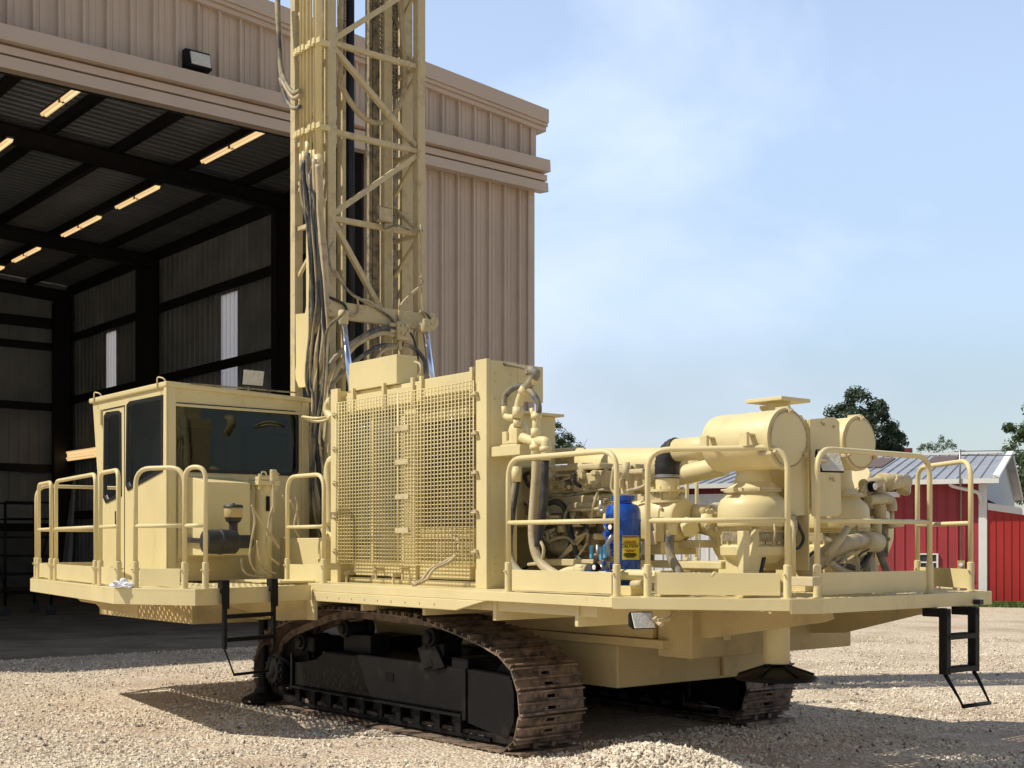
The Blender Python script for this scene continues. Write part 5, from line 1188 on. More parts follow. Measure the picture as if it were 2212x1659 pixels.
def track(v0, v1, label):
    vc = (v0+v1)/2; w = v1-v0
    m_ = Mesh()
    vo = v0+.09; vi = v1-.09
    # beam
    prof = [(11.85,.26),(11.85,.50),(11.45,.56),(11.22,.665),(9.5,.665),(8.87,.655),(8.87,.27)]
    m_.plate([prof], lambda a, b: (a, vo, b), (0, vi-vo, 0))
    tr = part('crawler_track', m_, 'black', bevel=.02, l=label)
    m_ = Mesh(); m_.plate([[(8.82,.20),(8.82,.64),(8.22,.62),(8.19,.50),(8.19,.28),(8.28,.12)]], lambda a, b: (a, vo-.012, b), (0, .012, 0)); m_.plate([[(8.83,.63),(8.83,.66),(8.24,.64),(8.24,.61)]], lambda a, b: (a, vo-.012, b), (0, .15, 0)); part('idler_guard', m_, 'black', tr, .006)
    m_ = Mesh(); m_.box(8.83, 8.88, vo-.03, vo, .22, .67); m_.box(8.88, 11.85, vo-.05, vo, .245, .265); m_.box(11.83, 11.87, vo-.03, vo, .22, .60)
    for u in (9.30, 9.45): m_.plate([[(u,.62),(u+.0,.60),(u+.10,.80),(u-.02,.84),(u-.16,.66)]], lambda a, b: (a, vo-.03, b), (0, .012, 0))
    m_.plate([[(9.22,.655),(9.50,.655),(9.44,.84),(9.36,.84)]], lambda a, b: (a, vo+.05, b), (0, .02, 0))
    part('rib', m_, 'black', tr, .004)
    m_ = Mesh(); m_.box(9.98, 10.10, vo-.006, vo+.0, .46, .54); part('access_hole', m_, 'ink', tr, 0)
    m_ = Mesh(); m_.box(8.86, 9.1, vo+.02, vi, .60, .75); m_.box(10.6, 11.1, vc-.12, vc+.12, .6, .85); m_.box(9.4, 9.6, vc-.1, vc+.1, .6, .86); part('roller_bracket', m_, 'black', tr, .01)
    for u in (9.1, 9.42, 9.74, 10.06, 10.38, 10.70, 11.02, 11.34, 11.66):
        m_ = Mesh(); m_.lathe((u, vc-.2, .20), (0,1,0), [(0,.04),(.02,.09),(.04,.10),(.10,.10),(.11,.08),(.29,.08),(.30,.10),(.36,.10),(.38,.09),(.40,.04)], 20); part('track_roller', m_, 'black', tr, 0)
    m_ = Mesh()
    for k in range(10):
        u = 8.98+.31*k; m_.box(u-.04, u+.04, vo+.0, vo+.03, .10, .25)
    m_.box(8.6, 12.0, vo+.06, vo+.09, .05, .085); part('roller_guard', m_, 'black', tr, .004)
    for u, z in ((9.46,.90),(10.93,.90),(11.77,.72)):
        m_ = Mesh(); m_.lathe((u, vo+.0, z), (0,1,0), [(0,.02),(.005,.05),(.03,.055),(.035,.085),(.08,.09),(.085,.07),(.3,.07),(.31,.09),(.36,.085)], 20)
        c_ = part('carrier_roller', m_, 'black', tr, 0)
    m_ = Mesh(); m_.box(11.55, 11.95, vo+.06, vi-.06, .62, .78); part('tension_housing', m_, 'black', tr, .02)
    # sprocket with teeth
    m_ = Mesh(); m_.lathe((12.12, vc-.10, .45), (0,1,0), [(0,.28),(.01,.30),(.19,.30),(.20,.28)], 36)
    for k in range(18):
        a = k*math.pi/9; m_.bar((12.12+.28*math.cos(a), vc, .45+.28*math.sin(a)), (12.12+.36*math.cos(a), vc, .45+.36*math.sin(a)), .12, .05)
    sp = part('sprocket', m_, 'black', tr, 0)
    m_ = Mesh(); m_.lathe((12.15, v0-.03, .40), (0,1,0), [(0,.04),(.01,.07),(.02,.075),(.025,.13),(.05,.14),(.055,.17),(.09,.175),(.10,.14),(.3,.14)], 28)
    for k in range(12):
        a = k*math.pi/6; m_.cyl((12.15+.15*math.cos(a), v0+.0, .40+.15*math.sin(a)), (12.15+.15*math.cos(a), v0+.03, .40+.15*math.sin(a)), .014, 6)
    part('final_drive', m_, 'black', tr, 0)
    m_ = Mesh(); m_.lathe((8.44, vc-.11, .44), (0,1,0), [(0,.08),(.01,.30),(.05,.33),(.17,.33),(.21,.30),(.22,.08)], 36); part('idler_wheel', m_, 'black', tr, 0)
    # link chains
    m_ = Mesh()
    for (p, t), (q, _) in zip(SH, SH[1:]+SH[:1]):
        n = Vector((-t.y, t.x, 0)); 
        c = Vector((10.3, .5, 0)); 
        if n.dot(c-p) < 0: n = -n
        a = p+n*.06; b = q+n*.06
        for dv in (-.10, .10): m_.bar((a.x, vc+dv, a.y), (b.x, vc+dv, b.y), .045, .075, up=(n.x,0,n.y))
    part('link_chain', m_, 'rust', tr, 0)
    # one shoe with triple grousers, copied round the loop
    cu, cz = 0, 0
    sm = bmesh.new()
    def bx(x0, x1, y0, y1, z0, z1):
        vv = [sm.verts.new(c) for c in ((x0,y0,z0),(x1,y0,z0),(x1,y1,z0),(x0,y1,z0),(x0,y0,z1),(x1,y0,z1),(x1,y1,z1),(x0,y1,z1))]
        for f in ((0,1,2,3),(4,5,6,7),(0,1,5,4),(1,2,6,5),(2,3,7,6),(3,0,4,7)): sm.faces.new([vv[i] for i in f])
    hw = pitch*.49
    # plate pieces leave two slots near the chain, x = along, y = across, z = outward
    bx(-hw, hw, -w/2, -.045, 0, .012); bx(-hw, hw, .045, w/2, 0, .012)
    for xa, xb in ((-hw, -.062), (-.034, .034), (.062, hw)): bx(xa, xb, -.0445, .0445, 0, .012)
    for gx, gh in ((-hw+.009, .030), (.0, .026), (hw-.012, .036)):
        if gh: bx(gx-.008, gx+.008, -w/2, w/2, .0122, .012+gh)
    for gx in (-.048, .048):
        for gy in (-.085, .085):
            g_ = bmesh.ops.create_cone(sm, cap_ends=True, segments=6, radius1=.015, radius2=.013, depth=.014, matrix=Matrix.Translation((gx, gy, .019)))
    bmesh.ops.recalc_face_normals(sm, faces=sm.faces)
    smd = bpy.data.meshes.new('track_shoe'); sm.to_mesh(smd); sm.free(); smd.materials.append(M['rust'])
    first = None
    L0 = origin(tr)
    for p, t in SH:
        n = Vector((-t.y, t.x, 0))
        if n.dot(Vector((10.3, .5, 0))-p) > 0: n = -n
        if first is None: o = bpy.data.objects.new('track_shoe', smd); first = o
        else: o = first.copy()
        C.objects.link(o); o.parent = tr
        X = (A*t.x + Vector((0,0,t.y))); Z = (A*n.x + Vector((0,0,n.y))); Y = Z.cross(X)
        loc = W(p.x, vc, p.y) - L0 - Z*.012
        o.matrix_local = Matrix(((X.x, Y.x, Z.x, loc.x), (X.y, Y.y, Z.y, loc.y), (X.z, Y.z, Z.z, loc.z), (0,0,0,1)))
    return tr
track(6.62, 7.33, 'near crawler track with rusty worn shoes')
track(9.42, 10.13, 'far crawler track in deep shade')
m_ = Mesh(); m_.box(9.1, 9.7, 7.2, 9.6, .55, .80); m_.box(10.9, 11.5, 7.2, 9.6, .55, .80)
part('axle_beam', m_, 'black', bevel=.02)

# --- ENGINE AND COMPRESSOR ---
def can(c, L, r, label):
    """horizontal air filter can, near end face at local c, running away along u"""
    m_ = Mesh(); m_.lathe((c[0]+.03, c[1], c[2]), (1,0,0), [(0, r*.97),(.02, r),(L-.07, r),(L-.03, r*.97),(L-.0, r*.8)], 48)
    o = part('air_filter', m_, 'paint', bevel=0, l=label)
    m_ = Mesh(); m_.lathe((c[0]-.012, c[1], c[2]), (1,0,0), [(0, r*.86),(.004, r*.9),(.012, r*.91),(.013, r*1.04),(.05, r*1.05),(.06, r*1.0)], 48); part('end_cover', m_, 'paint', o, 0)
    m_ = Mesh(); m_.lathe((c[0]-.016, c[1], c[2]), (1,0,0), [(0, r*.955),(.002, r*.955),(.002, r*.925),(0, r*.925),(0, r*.955)], 48, cap=False)
    part('seal_ring', m_, 'grime', o, 0)
    m_ = Mesh()
    for k in range(3):
        a = math.radians(90+120*k); y, z = c[1]+r*1.03*math.cos(a), c[2]+r*1.03*math.sin(a); yi, zi = c[1]+r*.85*math.cos(a), c[2]+r*.85*math.sin(a)
        m_.bar((c[0]+.10, y, z), (c[0]-.02, y, z), .03, .025); m_.bar((c[0]-.025, y, z), (c[0]-.025, yi, zi), .03, .014); m_.cyl((c[0]-.045, (y+yi)/2, (z+zi)/2), (c[0]-.02, (y+yi)/2, (z+zi)/2), .012, 8)
    part('clamp', m_, 'dust', o, .003)
    m_ = Mesh()
    for du in (.12, L-.14):
        a = math.radians(195); m_.box(c[0]+du, c[0]+du+.05, c[1]-r-.09, c[1]-r+.0, c[2]+.02, c[2]+.035); m_.box(c[0]+du-.01, c[0]+du+.06, c[1]-r-.10, c[1]-r-.07, c[2]-.06, c[2]+.04)
    part('mounting_lug', m_, 'paint', o, .003)
    return o
f1 = pu(ZB(1660, 540), 5.88); r1 = .214
can(f1, .64, r1, 'near round air filter can')
f2 = pu(ZC(470, 490), 6.0); can((6.0, f2[1], f2[2]), .80, .205, 'far round air filter can')
def bowl(c, ztop, label):
    """inverted dome and drum under a filter can: c=(u,v), ztop = underside of the can"""
    z = ztop
    m_ = Mesh(); m_.lathe((c[0], c[1], z-.84), (0,0,1), [(0,.13),(.0,.17),(.03,.20),(.06,.245),(.12,.25),(.125,.247),(.14,.215),(.17,.215),(.175,.23),(.24,.23),(.245,.215),(.27,.215),(.272,.262),(.285,.270),(.42,.265),(.47,.245),(.505,.20),(.52,.19),(.535,.212),(.555,.212),(.56,.19),(.575,.175),(.60,.145),(.68,.125),(.85,.12)], 48)
    o = part('precleaner', m_, 'paint', bevel=0, l=label)
    m_ = Mesh(); m_.lathe((c[0], c[1], z-.315), (0,0,1), [(0,.205),(.002,.217),(.02,.217),(.022,.205)], 40); m_.box(c[0]-.03, c[0]+.05, c[1]-.26, c[1]-.20, z-.32, z-.29); m_.tube([(c[0]-.02, c[1]-.23, z-.305), (c[0]+.1, c[1]-.25, z-.30)], .008, 6); part('clamp_band', m_, 'dust', o, .002)
    m_ = Mesh(); m_.lathe((c[0], c[1], z-.68), (0,0,1), [(0,.218),(.001,.236),(.07,.236),(.071,.218)], 40); m_.box(c[0]-.25, c[0]-.22, c[1]+.08, c[1]+.12, z-.66, z-.62); part('band', m_, 'grime', o, .002)
bu = 6.28; bc = pu(ZB(1345, 1000), bu); ztop1 = pu(ZB(1345, 800), bu)[2] + .12
bowl((bu, bc[1]), ztop1, 'near dust bowl under the filter can')
b2 = pu(Z4(985, 700), 6.5); bowl((6.5, b2[1]), ztop1, 'far dust bowl')
# legs of the bowls
m_ = Mesh()
for x0, x1 in ((1225, 1275), ): p = pu(ZB(1250, 1400), 6.1); m_.box(6.07, 6.13, p[1]-.035, p[1]+.035, ZD, p[2])
p = pu(Z4(540, 980), 6.0); m_.quadbox([(6.1, p[1]-.17, ZD), (6.14, p[1]-.17, ZD), (6.14, p[1]+.03, ZD), (6.1, p[1]+.03, ZD), (6.1, p[1]-.02, 1.86), (6.14, p[1]-.02, 1.86), (6.14, p[1]+.10, 1.86), (6.1, p[1]+.10, 1.86)]); m_.box(6.142, 6.4, p[1]-.01, p[1]+.01, ZD, 1.9)
part('support_leg', m_, 'paint', bevel=.006)
# exhaust stack with square flange
st = pu(ZB(1575, 250), 6.25)
st = (st[0], st[1], st[2]-.065)
m_ = Mesh(); m_.cyl((6.25, st[1], f1[2]+.10), (6.25, st[1], st[2]+.10), .088, 28)
m_.plate([[(6.33, f1[2]+.20), (6.45, st[2]+.09), (6.33, st[2]+.09)]], lambda a, b: (a, st[1]-.01, b), (0, .02, 0))
m_.box(6.08, 6.43, st[1]-.17, st[1]+.17, st[2]+.10, st[2]+.128)
part('inlet_stack', m_, 'paint', bevel=.004)
# guard plates between the cans
def platepoly(pts, z, u, th=.012, name='guard_plate', mm='paint'):
    q = [pu(z(*p), u) for p in pts]; m_ = Mesh(); m_.plate([[(a[1], a[2]) for a in q]], lambda a, b: (u, a, b), (th, 0, 0)); part(name, m_, mm, bevel=.003)
platepoly([(730,880),(790,878),(820,830),(812,345),(800,330),(798,290),(760,225),(700,215),(672,330),(676,880)], Z4, 6.02)
platepoly([(812,250),(975,236),(1006,270),(1018,860),(1000,885),(830,885)], Z4, 5.98)
m_ = Mesh(); p = pu(Z4(812, 250), 5.98); m_.box(5.993, 6.5, p[1]+.0, p[1]+.012, 1.55, p[2]); part('guard_plate', m_, 'paint', bevel=.002)
# intake pipe from the elbow to the can
ce = pv(ZB(560, 610), f1[1]); zc1 = pv(ZB(700, 615), f1[1])
uE = pv(ZB(560, 615), f1[1])[0]
m_ = Mesh(); m_.tube([(6.45, f1[1], f1[2]-.02), (6.98, f1[1], f1[2]-.02)], .090, 28); part('intake_pipe', m_, 'paint', bevel=0)
m_ = Mesh(); m_.lathe((6.52, f1[1], f1[2]-.02), (1,0,0), [(0,.09),(.004,.106),(.018,.103),(.03,.107),(.045,.107),(.05,.09)], 28); part('rubber_coupling', m_, 'rubber', bevel=0)
ne = pv(ZB(540, 1000), 7.27)
m_ = Mesh(); E0 = Vector((7.33, f1[1], f1[2]-.02)); E2 = Vector((7.46, f1[1], f1[2]-.30)); pts = []; rr = []
for k in range(19):
    a = k/18*math.pi/2; pts.append((6.96+.11*math.sin(a), f1[1], f1[2]-.15+.13*math.cos(a))); rr.append(.097+(.005 if k % 2 else 0))
pts.append((7.07, f1[1], f1[2]-.24)); rr.append(.098)
m_.tube(pts, rr, 28); part('rubber_elbow', m_, 'rubber', bevel=0, l='black ribbed rubber elbow')
m_ = Mesh(); m_.lathe((7.07, f1[1], f1[2]-.235), (0,0,1), [(0,.096),(.001,.104),(.025,.104),(.026,.096)], 30); part('hose_clamp', m_, 'steel', bevel=0)
fz = pv(ZB(540, 1020), f1[1])[2]
m_ = Mesh(); m_.lathe((7.07, f1[1], fz-.10), (0,0,1), [(0,.13),(.02,.13),(.021,.09),(.08,.09),(.085,.144),(.105,.144),(.106,.092),(f1[2]-.235-fz+.105,.092)], 30)
for k in range(10):
    a = k*math.pi/5; m_.cyl((7.07+.125*math.cos(a), f1[1]+.125*math.sin(a), fz-.03), (7.07+.125*math.cos(a), f1[1]+.125*math.sin(a), fz+.025), .010, 6)
part('flanged_neck', m_, 'paint', bevel=0)
# compressor housing: drum with its axis along u, domed
cp = pv(ZB(640, 1310), f1[1])
m_ = Mesh(); m_.lathe((6.93, f1[1]+.06, cp[2]+.02), (1,0,0), [(0,.02),(.0,.15),(.02,.165),(.10,.185),(.11,.20),(.16,.215),(.26,.21),(.31,.18),(.45,.16),(.8,.14)], 44)
m_.box(7.0, 7.5, f1[1]-.14, f1[1]+.26, cp[2]-.26, cp[2]-.16)
comp = part('compressor', m_, 'paint', bevel=.006)
m_ = Mesh()
for k in range(10):
    a = k*math.pi/5+.2; m_.cyl((7.01, f1[1]+.06+.195*math.cos(a), cp[2]+.02+.195*math.sin(a)), (7.03, f1[1]+.06+.195*math.cos(a), cp[2]+.02+.195*math.sin(a)), .012, 6)
m_.box(6.98, 7.05, f1[1]-.22, f1[1]-.13, cp[2]-.16, cp[2]+.03)
part('bolt', m_, 'dust', comp, 0)
# outlet: angled stub, valve and coupling to the tank
def tb(pts, r, m='paint', name='pipe', z=ZB, k='u', val=6.8, seg=18, l=None, sm=True):
    q = []
    for p in pts: q.append({'u': pu, 'v': pv, 't': pt}[k](z(p[0], p[1]), p[2] if len(p) > 2 else val))
    m_ = Mesh(); m_.tube(q, r, seg, smooth_path=sm and len(q) > 2); return part(name, m_, m, rig, 0, l)
tb([(650, 1260, 7.1), (745, 1370, 6.85)], .058); tb([(725, 1345, 6.9), (760, 1385, 6.82)], .072, 'paint', 'hex_fitting', seg=6)
tb([(790, 1235, 6.95), (920, 1240, 6.85)], .075); tb([(820, 1300, 6.95), (1010, 1345, 6.75), ], .10); tb([(905, 1205, 6.86), (925, 1400, 6.84)], .03, 'dust', 'coupling')
tb([(930, 1220, 6.9), (1010, 1190, 7.0), (1040, 1240, 7.1)], .05)
for x, y in ((920, 1215), (955, 1215), (905, 1355), (935, 1395), (1000, 1380)): tb([(x, y, 6.75), (x+8, y+6, 6.7)], .022, 'dust', 'bolt', seg=6)
# receiver tank across the deck
tk = pu(Z4(400, 940), 7.1)
m_ = Mesh(); m_.lathe((7.3, pu(Z4(155, 930), 7.3)[1]+.22, tk[2]-.05), (0,1,0), [(0,.02),(.03,.14),(.08,.25),(.15,.33),(.24,.385),(.34,.40),(1.75,.40),(1.85,.385),(1.94,.33),(2.01,.25),(2.06,.14),(2.09,.02)], 48); part('receiver_tank', m_, 'paint', bevel=0)
m_ = Mesh(); 
for v in (7.9, 8.4, 9.2): m_.box(7.05, 7.45, v-.03, v+.03, ZD, tk[2]-.3)
m_.box(6.9, 7.6, 7.7, 9.4, ZD, ZD+.06); part('tank_saddle', m_, 'paint', bevel=.006)
# diagonal big exhaust pipe and horizontal lagged exhaust
tb([(0, 970, 8.6), (300, 960, 8.0), (430, 935, 7.9), (1080, 790, 7.2)], .085, 'paint', 'exhaust_pipe', seg=24)
tb([(660, 820, 8.2), (900, 740, 7.6)], .07, 'paint', 'exhaust_pipe', seg=24)
e0 = pv(Z3(600, 560), 8.1)
m_ = Mesh(); m_.tube([pv(Z3(640, 560), 8.05), pv(Z3(820, 558), 8.05), pv(Z3(1130, 560), 8.05), pv(Z3(1260, 560), 8.05)], .165, 30); part('lagged_exhaust', m_, 'paint', bevel=0)
m_ = Mesh(); m_.tube([pv(Z3(270, 520), 8.0), pv(Z3(420, 500), 8.0), pv(Z3(640, 490), 8.0), pv(Z3(700, 545), 8.0), pv(Z3(720, 640), 8.0)], .075, 20, smooth_path=True); part('exhaust_manifold', m_, 'paint', bevel=0)
# engine block
VE_ = 7.55
def bxp(x0, y0, x1, y1, v, d, m='dust', name='engine_casting', bev=.015, z=Z3, extra=None, parent=None):
    p, q = pv(z(x0, y0), v), pv(z(x1, y1), v); m_ = Mesh(); m_.box(q[0], p[0], v, v+d, pv(z((x0+x1)/2, y1), v)[2], pv(z((x0+x1)/2, y0), v)[2])
    return part(name, m_, m, parent or rig, bev)
eng = bxp(430, 560, 590, 735, VE_, .5, name='engine'); eng['label'] = 'tan painted engine'
EP = dict(parent=eng)
bxp(588, 600, 745, 725, VE_-.03, .5, **EP); bxp(450, 545, 765, 585, VE_-.05, .45, name='rocker_cover', **EP); bxp(560, 535, 650, 560, VE_-.04, .3, name='rocker_cover', **EP)
bxp(700, 585, 775, 700, VE_-.06, .3, **EP); bxp(610, 745, 760, 835, VE_-.05, .4, **EP); bxp(575, 790, 770, 850, VE_-.1, .4, **EP); bxp(280, 640, 330, 790, VE_+.05, .3, **EP)
bxp(260, 555, 440, 572, VE_-.1, .4, **EP); bxp(270, 860, 860, 1190, VE_+.12, .5, 'grime', **EP); bxp(630, 840, 860, 890, VE_-.02, .3, **EP); bxp(330, 1170, 1560, 1215, 7.35, .12, 'dust', 'engine_rail', .006, **EP); bxp(1120, 1180, 1560, 1225, 7.25, .1, 'paint', 'engine_rail', .006, **EP)
m_ = Mesh()
for x, y, r in ((450,600,.055),(635,615,.05),(738,640,.06),(540,700,.02),(570,695,.02),(685,690,.025),(700,685,.02),(460,695,.015)): p = pv(Z3(x, y), VE_-.06); m_.cyl((p[0], VE_-.075, p[2]), (p[0], VE_, p[2]), r, 18)
part('boss', m_, 'dust', eng, 0)
m_ = Mesh()
for a, b in (((480,620),(580,615)),((490,670),(580,630)),((590,640),(620,690)),((720,620),(765,680))): m_.bar(pv(Z3(*a), VE_-.04), pv(Z3(*b), VE_-.04), .03, .018)
part('rib', m_, 'dust', eng, 0)
for pts, r in (([(300,600),(275,620),(300,680),(345,690)],.02),([(415,768),(480,745),(560,750),(700,720),(800,710),(830,715)],.013),([(600,600),(605,660),(640,690)],.018),([(430,800),(480,790),(530,820),(555,900),(575,990)],.028),([(575,990),(600,1060),(620,1140),(650,1180)],.025),([(555,835),(640,840),(760,835),(850,810)],.016),([(640,1010),(560,1100),(470,1200),(330,1285)],.016),([(840,555),(790,600),(765,690),(725,820),(700,940),(640,1040),(480,1190)],.013),([(700,930),(660,1000),(600,1060),(440,1230)],.015),([(380,1040),(410,1100),(395,1150),(270,1230)],.014),([(860,560),(845,700),(870,740),(850,780),(800,840),(760,870)],.017),([(270,800),(330,830),(420,800)],.022),([(690,1050),(650,1110),(590,1200)],.012)):
    m_ = Mesh(); m_.tube([pv(Z3(x, y), VE_-.12+.005*(i % 3)) for i, (x, y) in enumerate(pts)], r, 8, smooth_path=True); part('hose', m_, random.choice(('hose', 'hose_tan', 'rubber')), eng, 0)
for x0, y0, x1, y1, r in ((400,1000,520,1010,.06),(410,1070,600,1085,.085),(500,960,640,1000,.05),(420,930,560,940,.03)):
    m_ = Mesh(); m_.tube([pv(Z3(x0, y0), VE_+.02), pv(Z3(x1, y1), VE_+.02)], r, 20); part('pump_body', m_, 'grime', eng, 0)
m_ = Mesh(); m_.plate([[(p[0], p[2]) for p in (pv(Z3(*q), VE_-.02) for q in ((490,1180),(560,1180),(545,1100),(545,960),(530,945),(515,1010),(500,1080)))]], lambda a, b: (a, VE_-.02, b), (0,.03,0)); part('mount', m_, 'grime', eng, .004)
m_ = Mesh(); p = pv(Z3(690, 1055), VE_-.02); m_.lathe((p[0], VE_-.04, p[2]), (0,1,0), [(0,.01),(.0,.07),(.01,.08),(.2,.08)], 20)
for k in range(10): m_.box(p[0]-.07, p[0]+.07, VE_-.05, VE_-.04, p[2]-.065+k*.013, p[2]-.06+k*.013)
part('alternator', m_, 'grime', eng, 0)
# valve tree behind the blue tank
for x0, y0, x1, y1, v, d in ((870,545,1000,600,7.25,.1),(900,600,950,740,7.3,.08),(940,575,1045,605,7.2,.1),(990,590,1020,700,7.3,.05),(880,640,900,700,7.25,.05),(1010,740,1060,800,7.35,.1),(1090,755,1165,800,7.3,.1),(1000,800,1060,900,7.35,.1),(1060,980,1130,1070,7.1,.02),(1240,1040,1420,1090,7.4,.2)):
    bxp(x0, y0, x1, y1, v, d, 'dust', 'valve_body', .008)
tb([(940, 530, 7.2), (935, 640, 7.2)], .03, 'dust', 'valve_stem', z=Z3, k='v'); tb([(945, 720, 7.2), (1050, 690, 7.2), (1100, 640, 7.25)], .014, 'hose_tan', 'pipe', z=Z3, k='v')
m_ = Mesh()
for k in range(7): p = pv(Z3(1080+14*k, 760), 7.25); m_.cyl((p[0], p[1], p[2]-.03), (p[0], p[1], p[2]+.04), .014, 6)
part('bolt', m_, 'dust', bevel=0)
# red painted tin strip under compressor
# --- BLUE FILTER TANK ---
VB = 6.98; bt = pv((1346, 1160), VB); ubk = bt[0]; rb = .138
zt_ = pv((1346, 1092), VB)[2]
m_ = Mesh(); m_.lathe((ubk, VB, ZD+.03), (0,0,1), [(0,.10),(.02,.128),(.04,rb),(zt_-ZD-.085, rb),(zt_-ZD-.055, rb*.96),(zt_-ZD-.028, rb*.84),(zt_-ZD-.02, .09),(zt_-ZD-.012, .072),(zt_-ZD+.0,.072),(zt_-ZD+.005,.092),(zt_-ZD+.045,.092),(zt_-ZD+.05,.06)], 36)
m_.box(ubk-.10, ubk+.10, VB-.08, VB+.08, ZD, ZD+.04)
blue = part('oil_tank', m_, 'blue', bevel=0, l='glossy blue upright tank with yellow caution label')
m_ = Mesh(); m_.lathe((ubk, VB, ZD+.44), (0,0,1), [(0,rb),(.001,rb+.003),(.006,rb+.003),(.007,rb)], 36); m_.lathe((ubk, VB, zt_-.12), (0,0,1), [(0,rb),(.001,rb+.004),(.01,rb+.004),(.011,rb)], 36)
m_.tube([(ubk-.17*.6, VB-.17*.55, 1.93), (ubk-.12, VB-.10, 1.90), (ubk-.12, VB-.10, 1.83)], .006, 6); part('weld_bead', m_, 'blue', blue, 0)
# direction to viewer-ish face of the tank: -u/-v mix; label wrapped on the right part of the drum
la = math.atan2(-.70, -.9) ; 
def onb(a, z, dr=0): return (ubk + (rb+dr)*math.cos(a), VB + (rb+dr)*math.sin(a), z)
def wrap(a0, a1, z0, z1, dr, m, name, parent=blue, n=10):
    m_ = Mesh(); g = [[m_.bm.verts.new(W(*onb(a0+(a1-a0)*i/n, z, dr))) for z in (z0, z1)] for i in range(n+1)]
    for i in range(n): m_.bm.faces.new((g[i][0], g[i+1][0], g[i+1][1], g[i][1])).smooth = True
    return part(name, m_, m, parent, 0)
# angle facing camera
cw = -W(ubk, VB, 0).normalized(); ac_ = math.atan2(cw.dot(B), cw.dot(A))
lz1, lz0 = pv((1346, 1157), VB-.1)[2], pv((1346, 1209), VB-.1)[2]
# label spans roughly -5 to +85 degrees to the right of the facing line
A0, A1 = ac_-1.12, ac_+.05
lb = wrap(A0, A1, lz0, lz1, .0015, 'yellow', 'caution_label')
def wraptext(txt, size, am, z, m, xs=1.0):
    cu = bpy.data.curves.new('t', 'FONT'); cu.body = txt; cu.size = size; cu.align_x = 'CENTER'; cu.offset = size*.02
    ob = bpy.data.objects.new('t', cu); C.objects.link(ob); dg = bpy.context.evaluated_depsgraph_get(); dg.update(); me = bpy.data.meshes.new_from_object(ob.evaluated_get(dg))
    m_ = Mesh(); vv = [m_.bm.verts.new(W(*onb(am - v.co.x*xs/rb, z+v.co.y, .003))) for v in me.vertices]
    for p in me.polygons:
        try: m_.bm.faces.new([vv[i] for i in p.vertices])
        except ValueError: pass
    bpy.data.objects.remove(ob); return part('lettering', m_, m, blue, 0)
AM = (A0+A1)/2+.12; hgt = lz1-lz0
wraptext('1000 PSI', .028, AM, lz1-.058, 'redink'); wraptext('CAUTION', .032, AM, lz1-hgt*.50, 'ink')
for f, w_, mm in ((.06,.85,'redink'),(.30,.8,'redink'),(.60,.75,'redink'),(.66,.5,'redink'),(.74,.7,'ink'),(.79,.8,'ink'),(.84,.75,'ink'),(.89,.5,'ink')):
    wrap(AM-w_*.5*1.0, AM+w_*.5*1.0, lz1-hgt*f-.004, lz1-hgt*f+.003, .003, mm, 'print_line')
wrap(A0, A1, lz1-hgt*.36, lz1-hgt*.345, .003, 'ink', 'print_line')
# blue valve manifold
for pts, r, mm, nm in (([(690,1270),(835,1270)], .034, 'blue', 'manifold_pipe'), ([(690,1270),(715,1270)], .042, 'blue', 'manifold_pipe'), ([(810,1270),(835,1270)], .042, 'blue', 'manifold_pipe'),
      ([(735,1250),(738,1180),(745,1130)], .018, 'grime', 'valve_pipe'), ([(785,1250),(780,1200)], .020, 'steel', 'valve_pipe'), ([(820,1240),(822,1100),(815,1060),(850,1010)], .016, 'steel', 'valve_pipe'), ([(752,1180),(752,1070)], .014, 'steel', 'valve_pipe'), ([(770,870),(775,780)], .016, 'steel', 'valve_pipe'), ([(800,850),(760,850)], .018, 'steel', 'valve_pipe'), ([(800,1160),(850,1165)], .022, 'grime', 'valve_pipe')):
    tb(pts, r, mm, nm, z=Z3, k='v', val=6.72, seg=14, sm=False)
m_ = Mesh(); m_.plate([[(p[0], p[2]) for p in (pv(Z3(*q), 6.66) for q in ((730,1243),(795,1243),(795,1258),(730,1258)))]], lambda a, b: (a, 6.674, b), (0,.004,0)); m_.plate([[(p[0], p[2]) for p in (pv(Z3(*q), 6.66) for q in ((740,1262),(780,1262),(780,1274),(740,1274)))]], lambda a, b: (a, 6.674, b), (0,.004,0)); part('tag_plate', m_, 'white', bevel=0)
for x, y, w_, h_ in ((712,1118,6,24),(775,1128,6,30),(800,1115,5,24)):
    p = pv(Z3(x, y), 6.66); m_ = Mesh(); m_.box(p[0]-.012, p[0]+.012, p[1]-.01, p[1]+.01, p[2]-.05, p[2]+.05); part('valve_handle', m_, 'blue_l', bevel=.003)
for x, y in ((728,1218),(833,955)):
    p = pv(Z3(x, y), 6.66); m_ = Mesh(); m_.lathe((p[0], p[1], p[2]), (0,1,0), [(0,.006),(.0,.030),(.004,.036),(.03,.036)], 20); g_ = part('gauge', m_, 'ink', bevel=0)
    m_ = Mesh(); m_.lathe((p[0], p[1]-.003, p[2]), (0,1,0), [(0,.004),(.0,.012),(.002,.020),(.003,.020)], 20); part('dial', m_, 'white', g_, 0)
m_ = Mesh()
for x, y in ((812,935),(808,1000),(815,1080),(830,1130),(800,1190),(700,1285),(722,1290)): p = pv(Z3(x, y), 6.80); m_.cyl((p[0], 6.78, p[2]), (p[0], 6.9, p[2]), .02, 8)
part('blue_fitting', m_, 'blue', bevel=0)
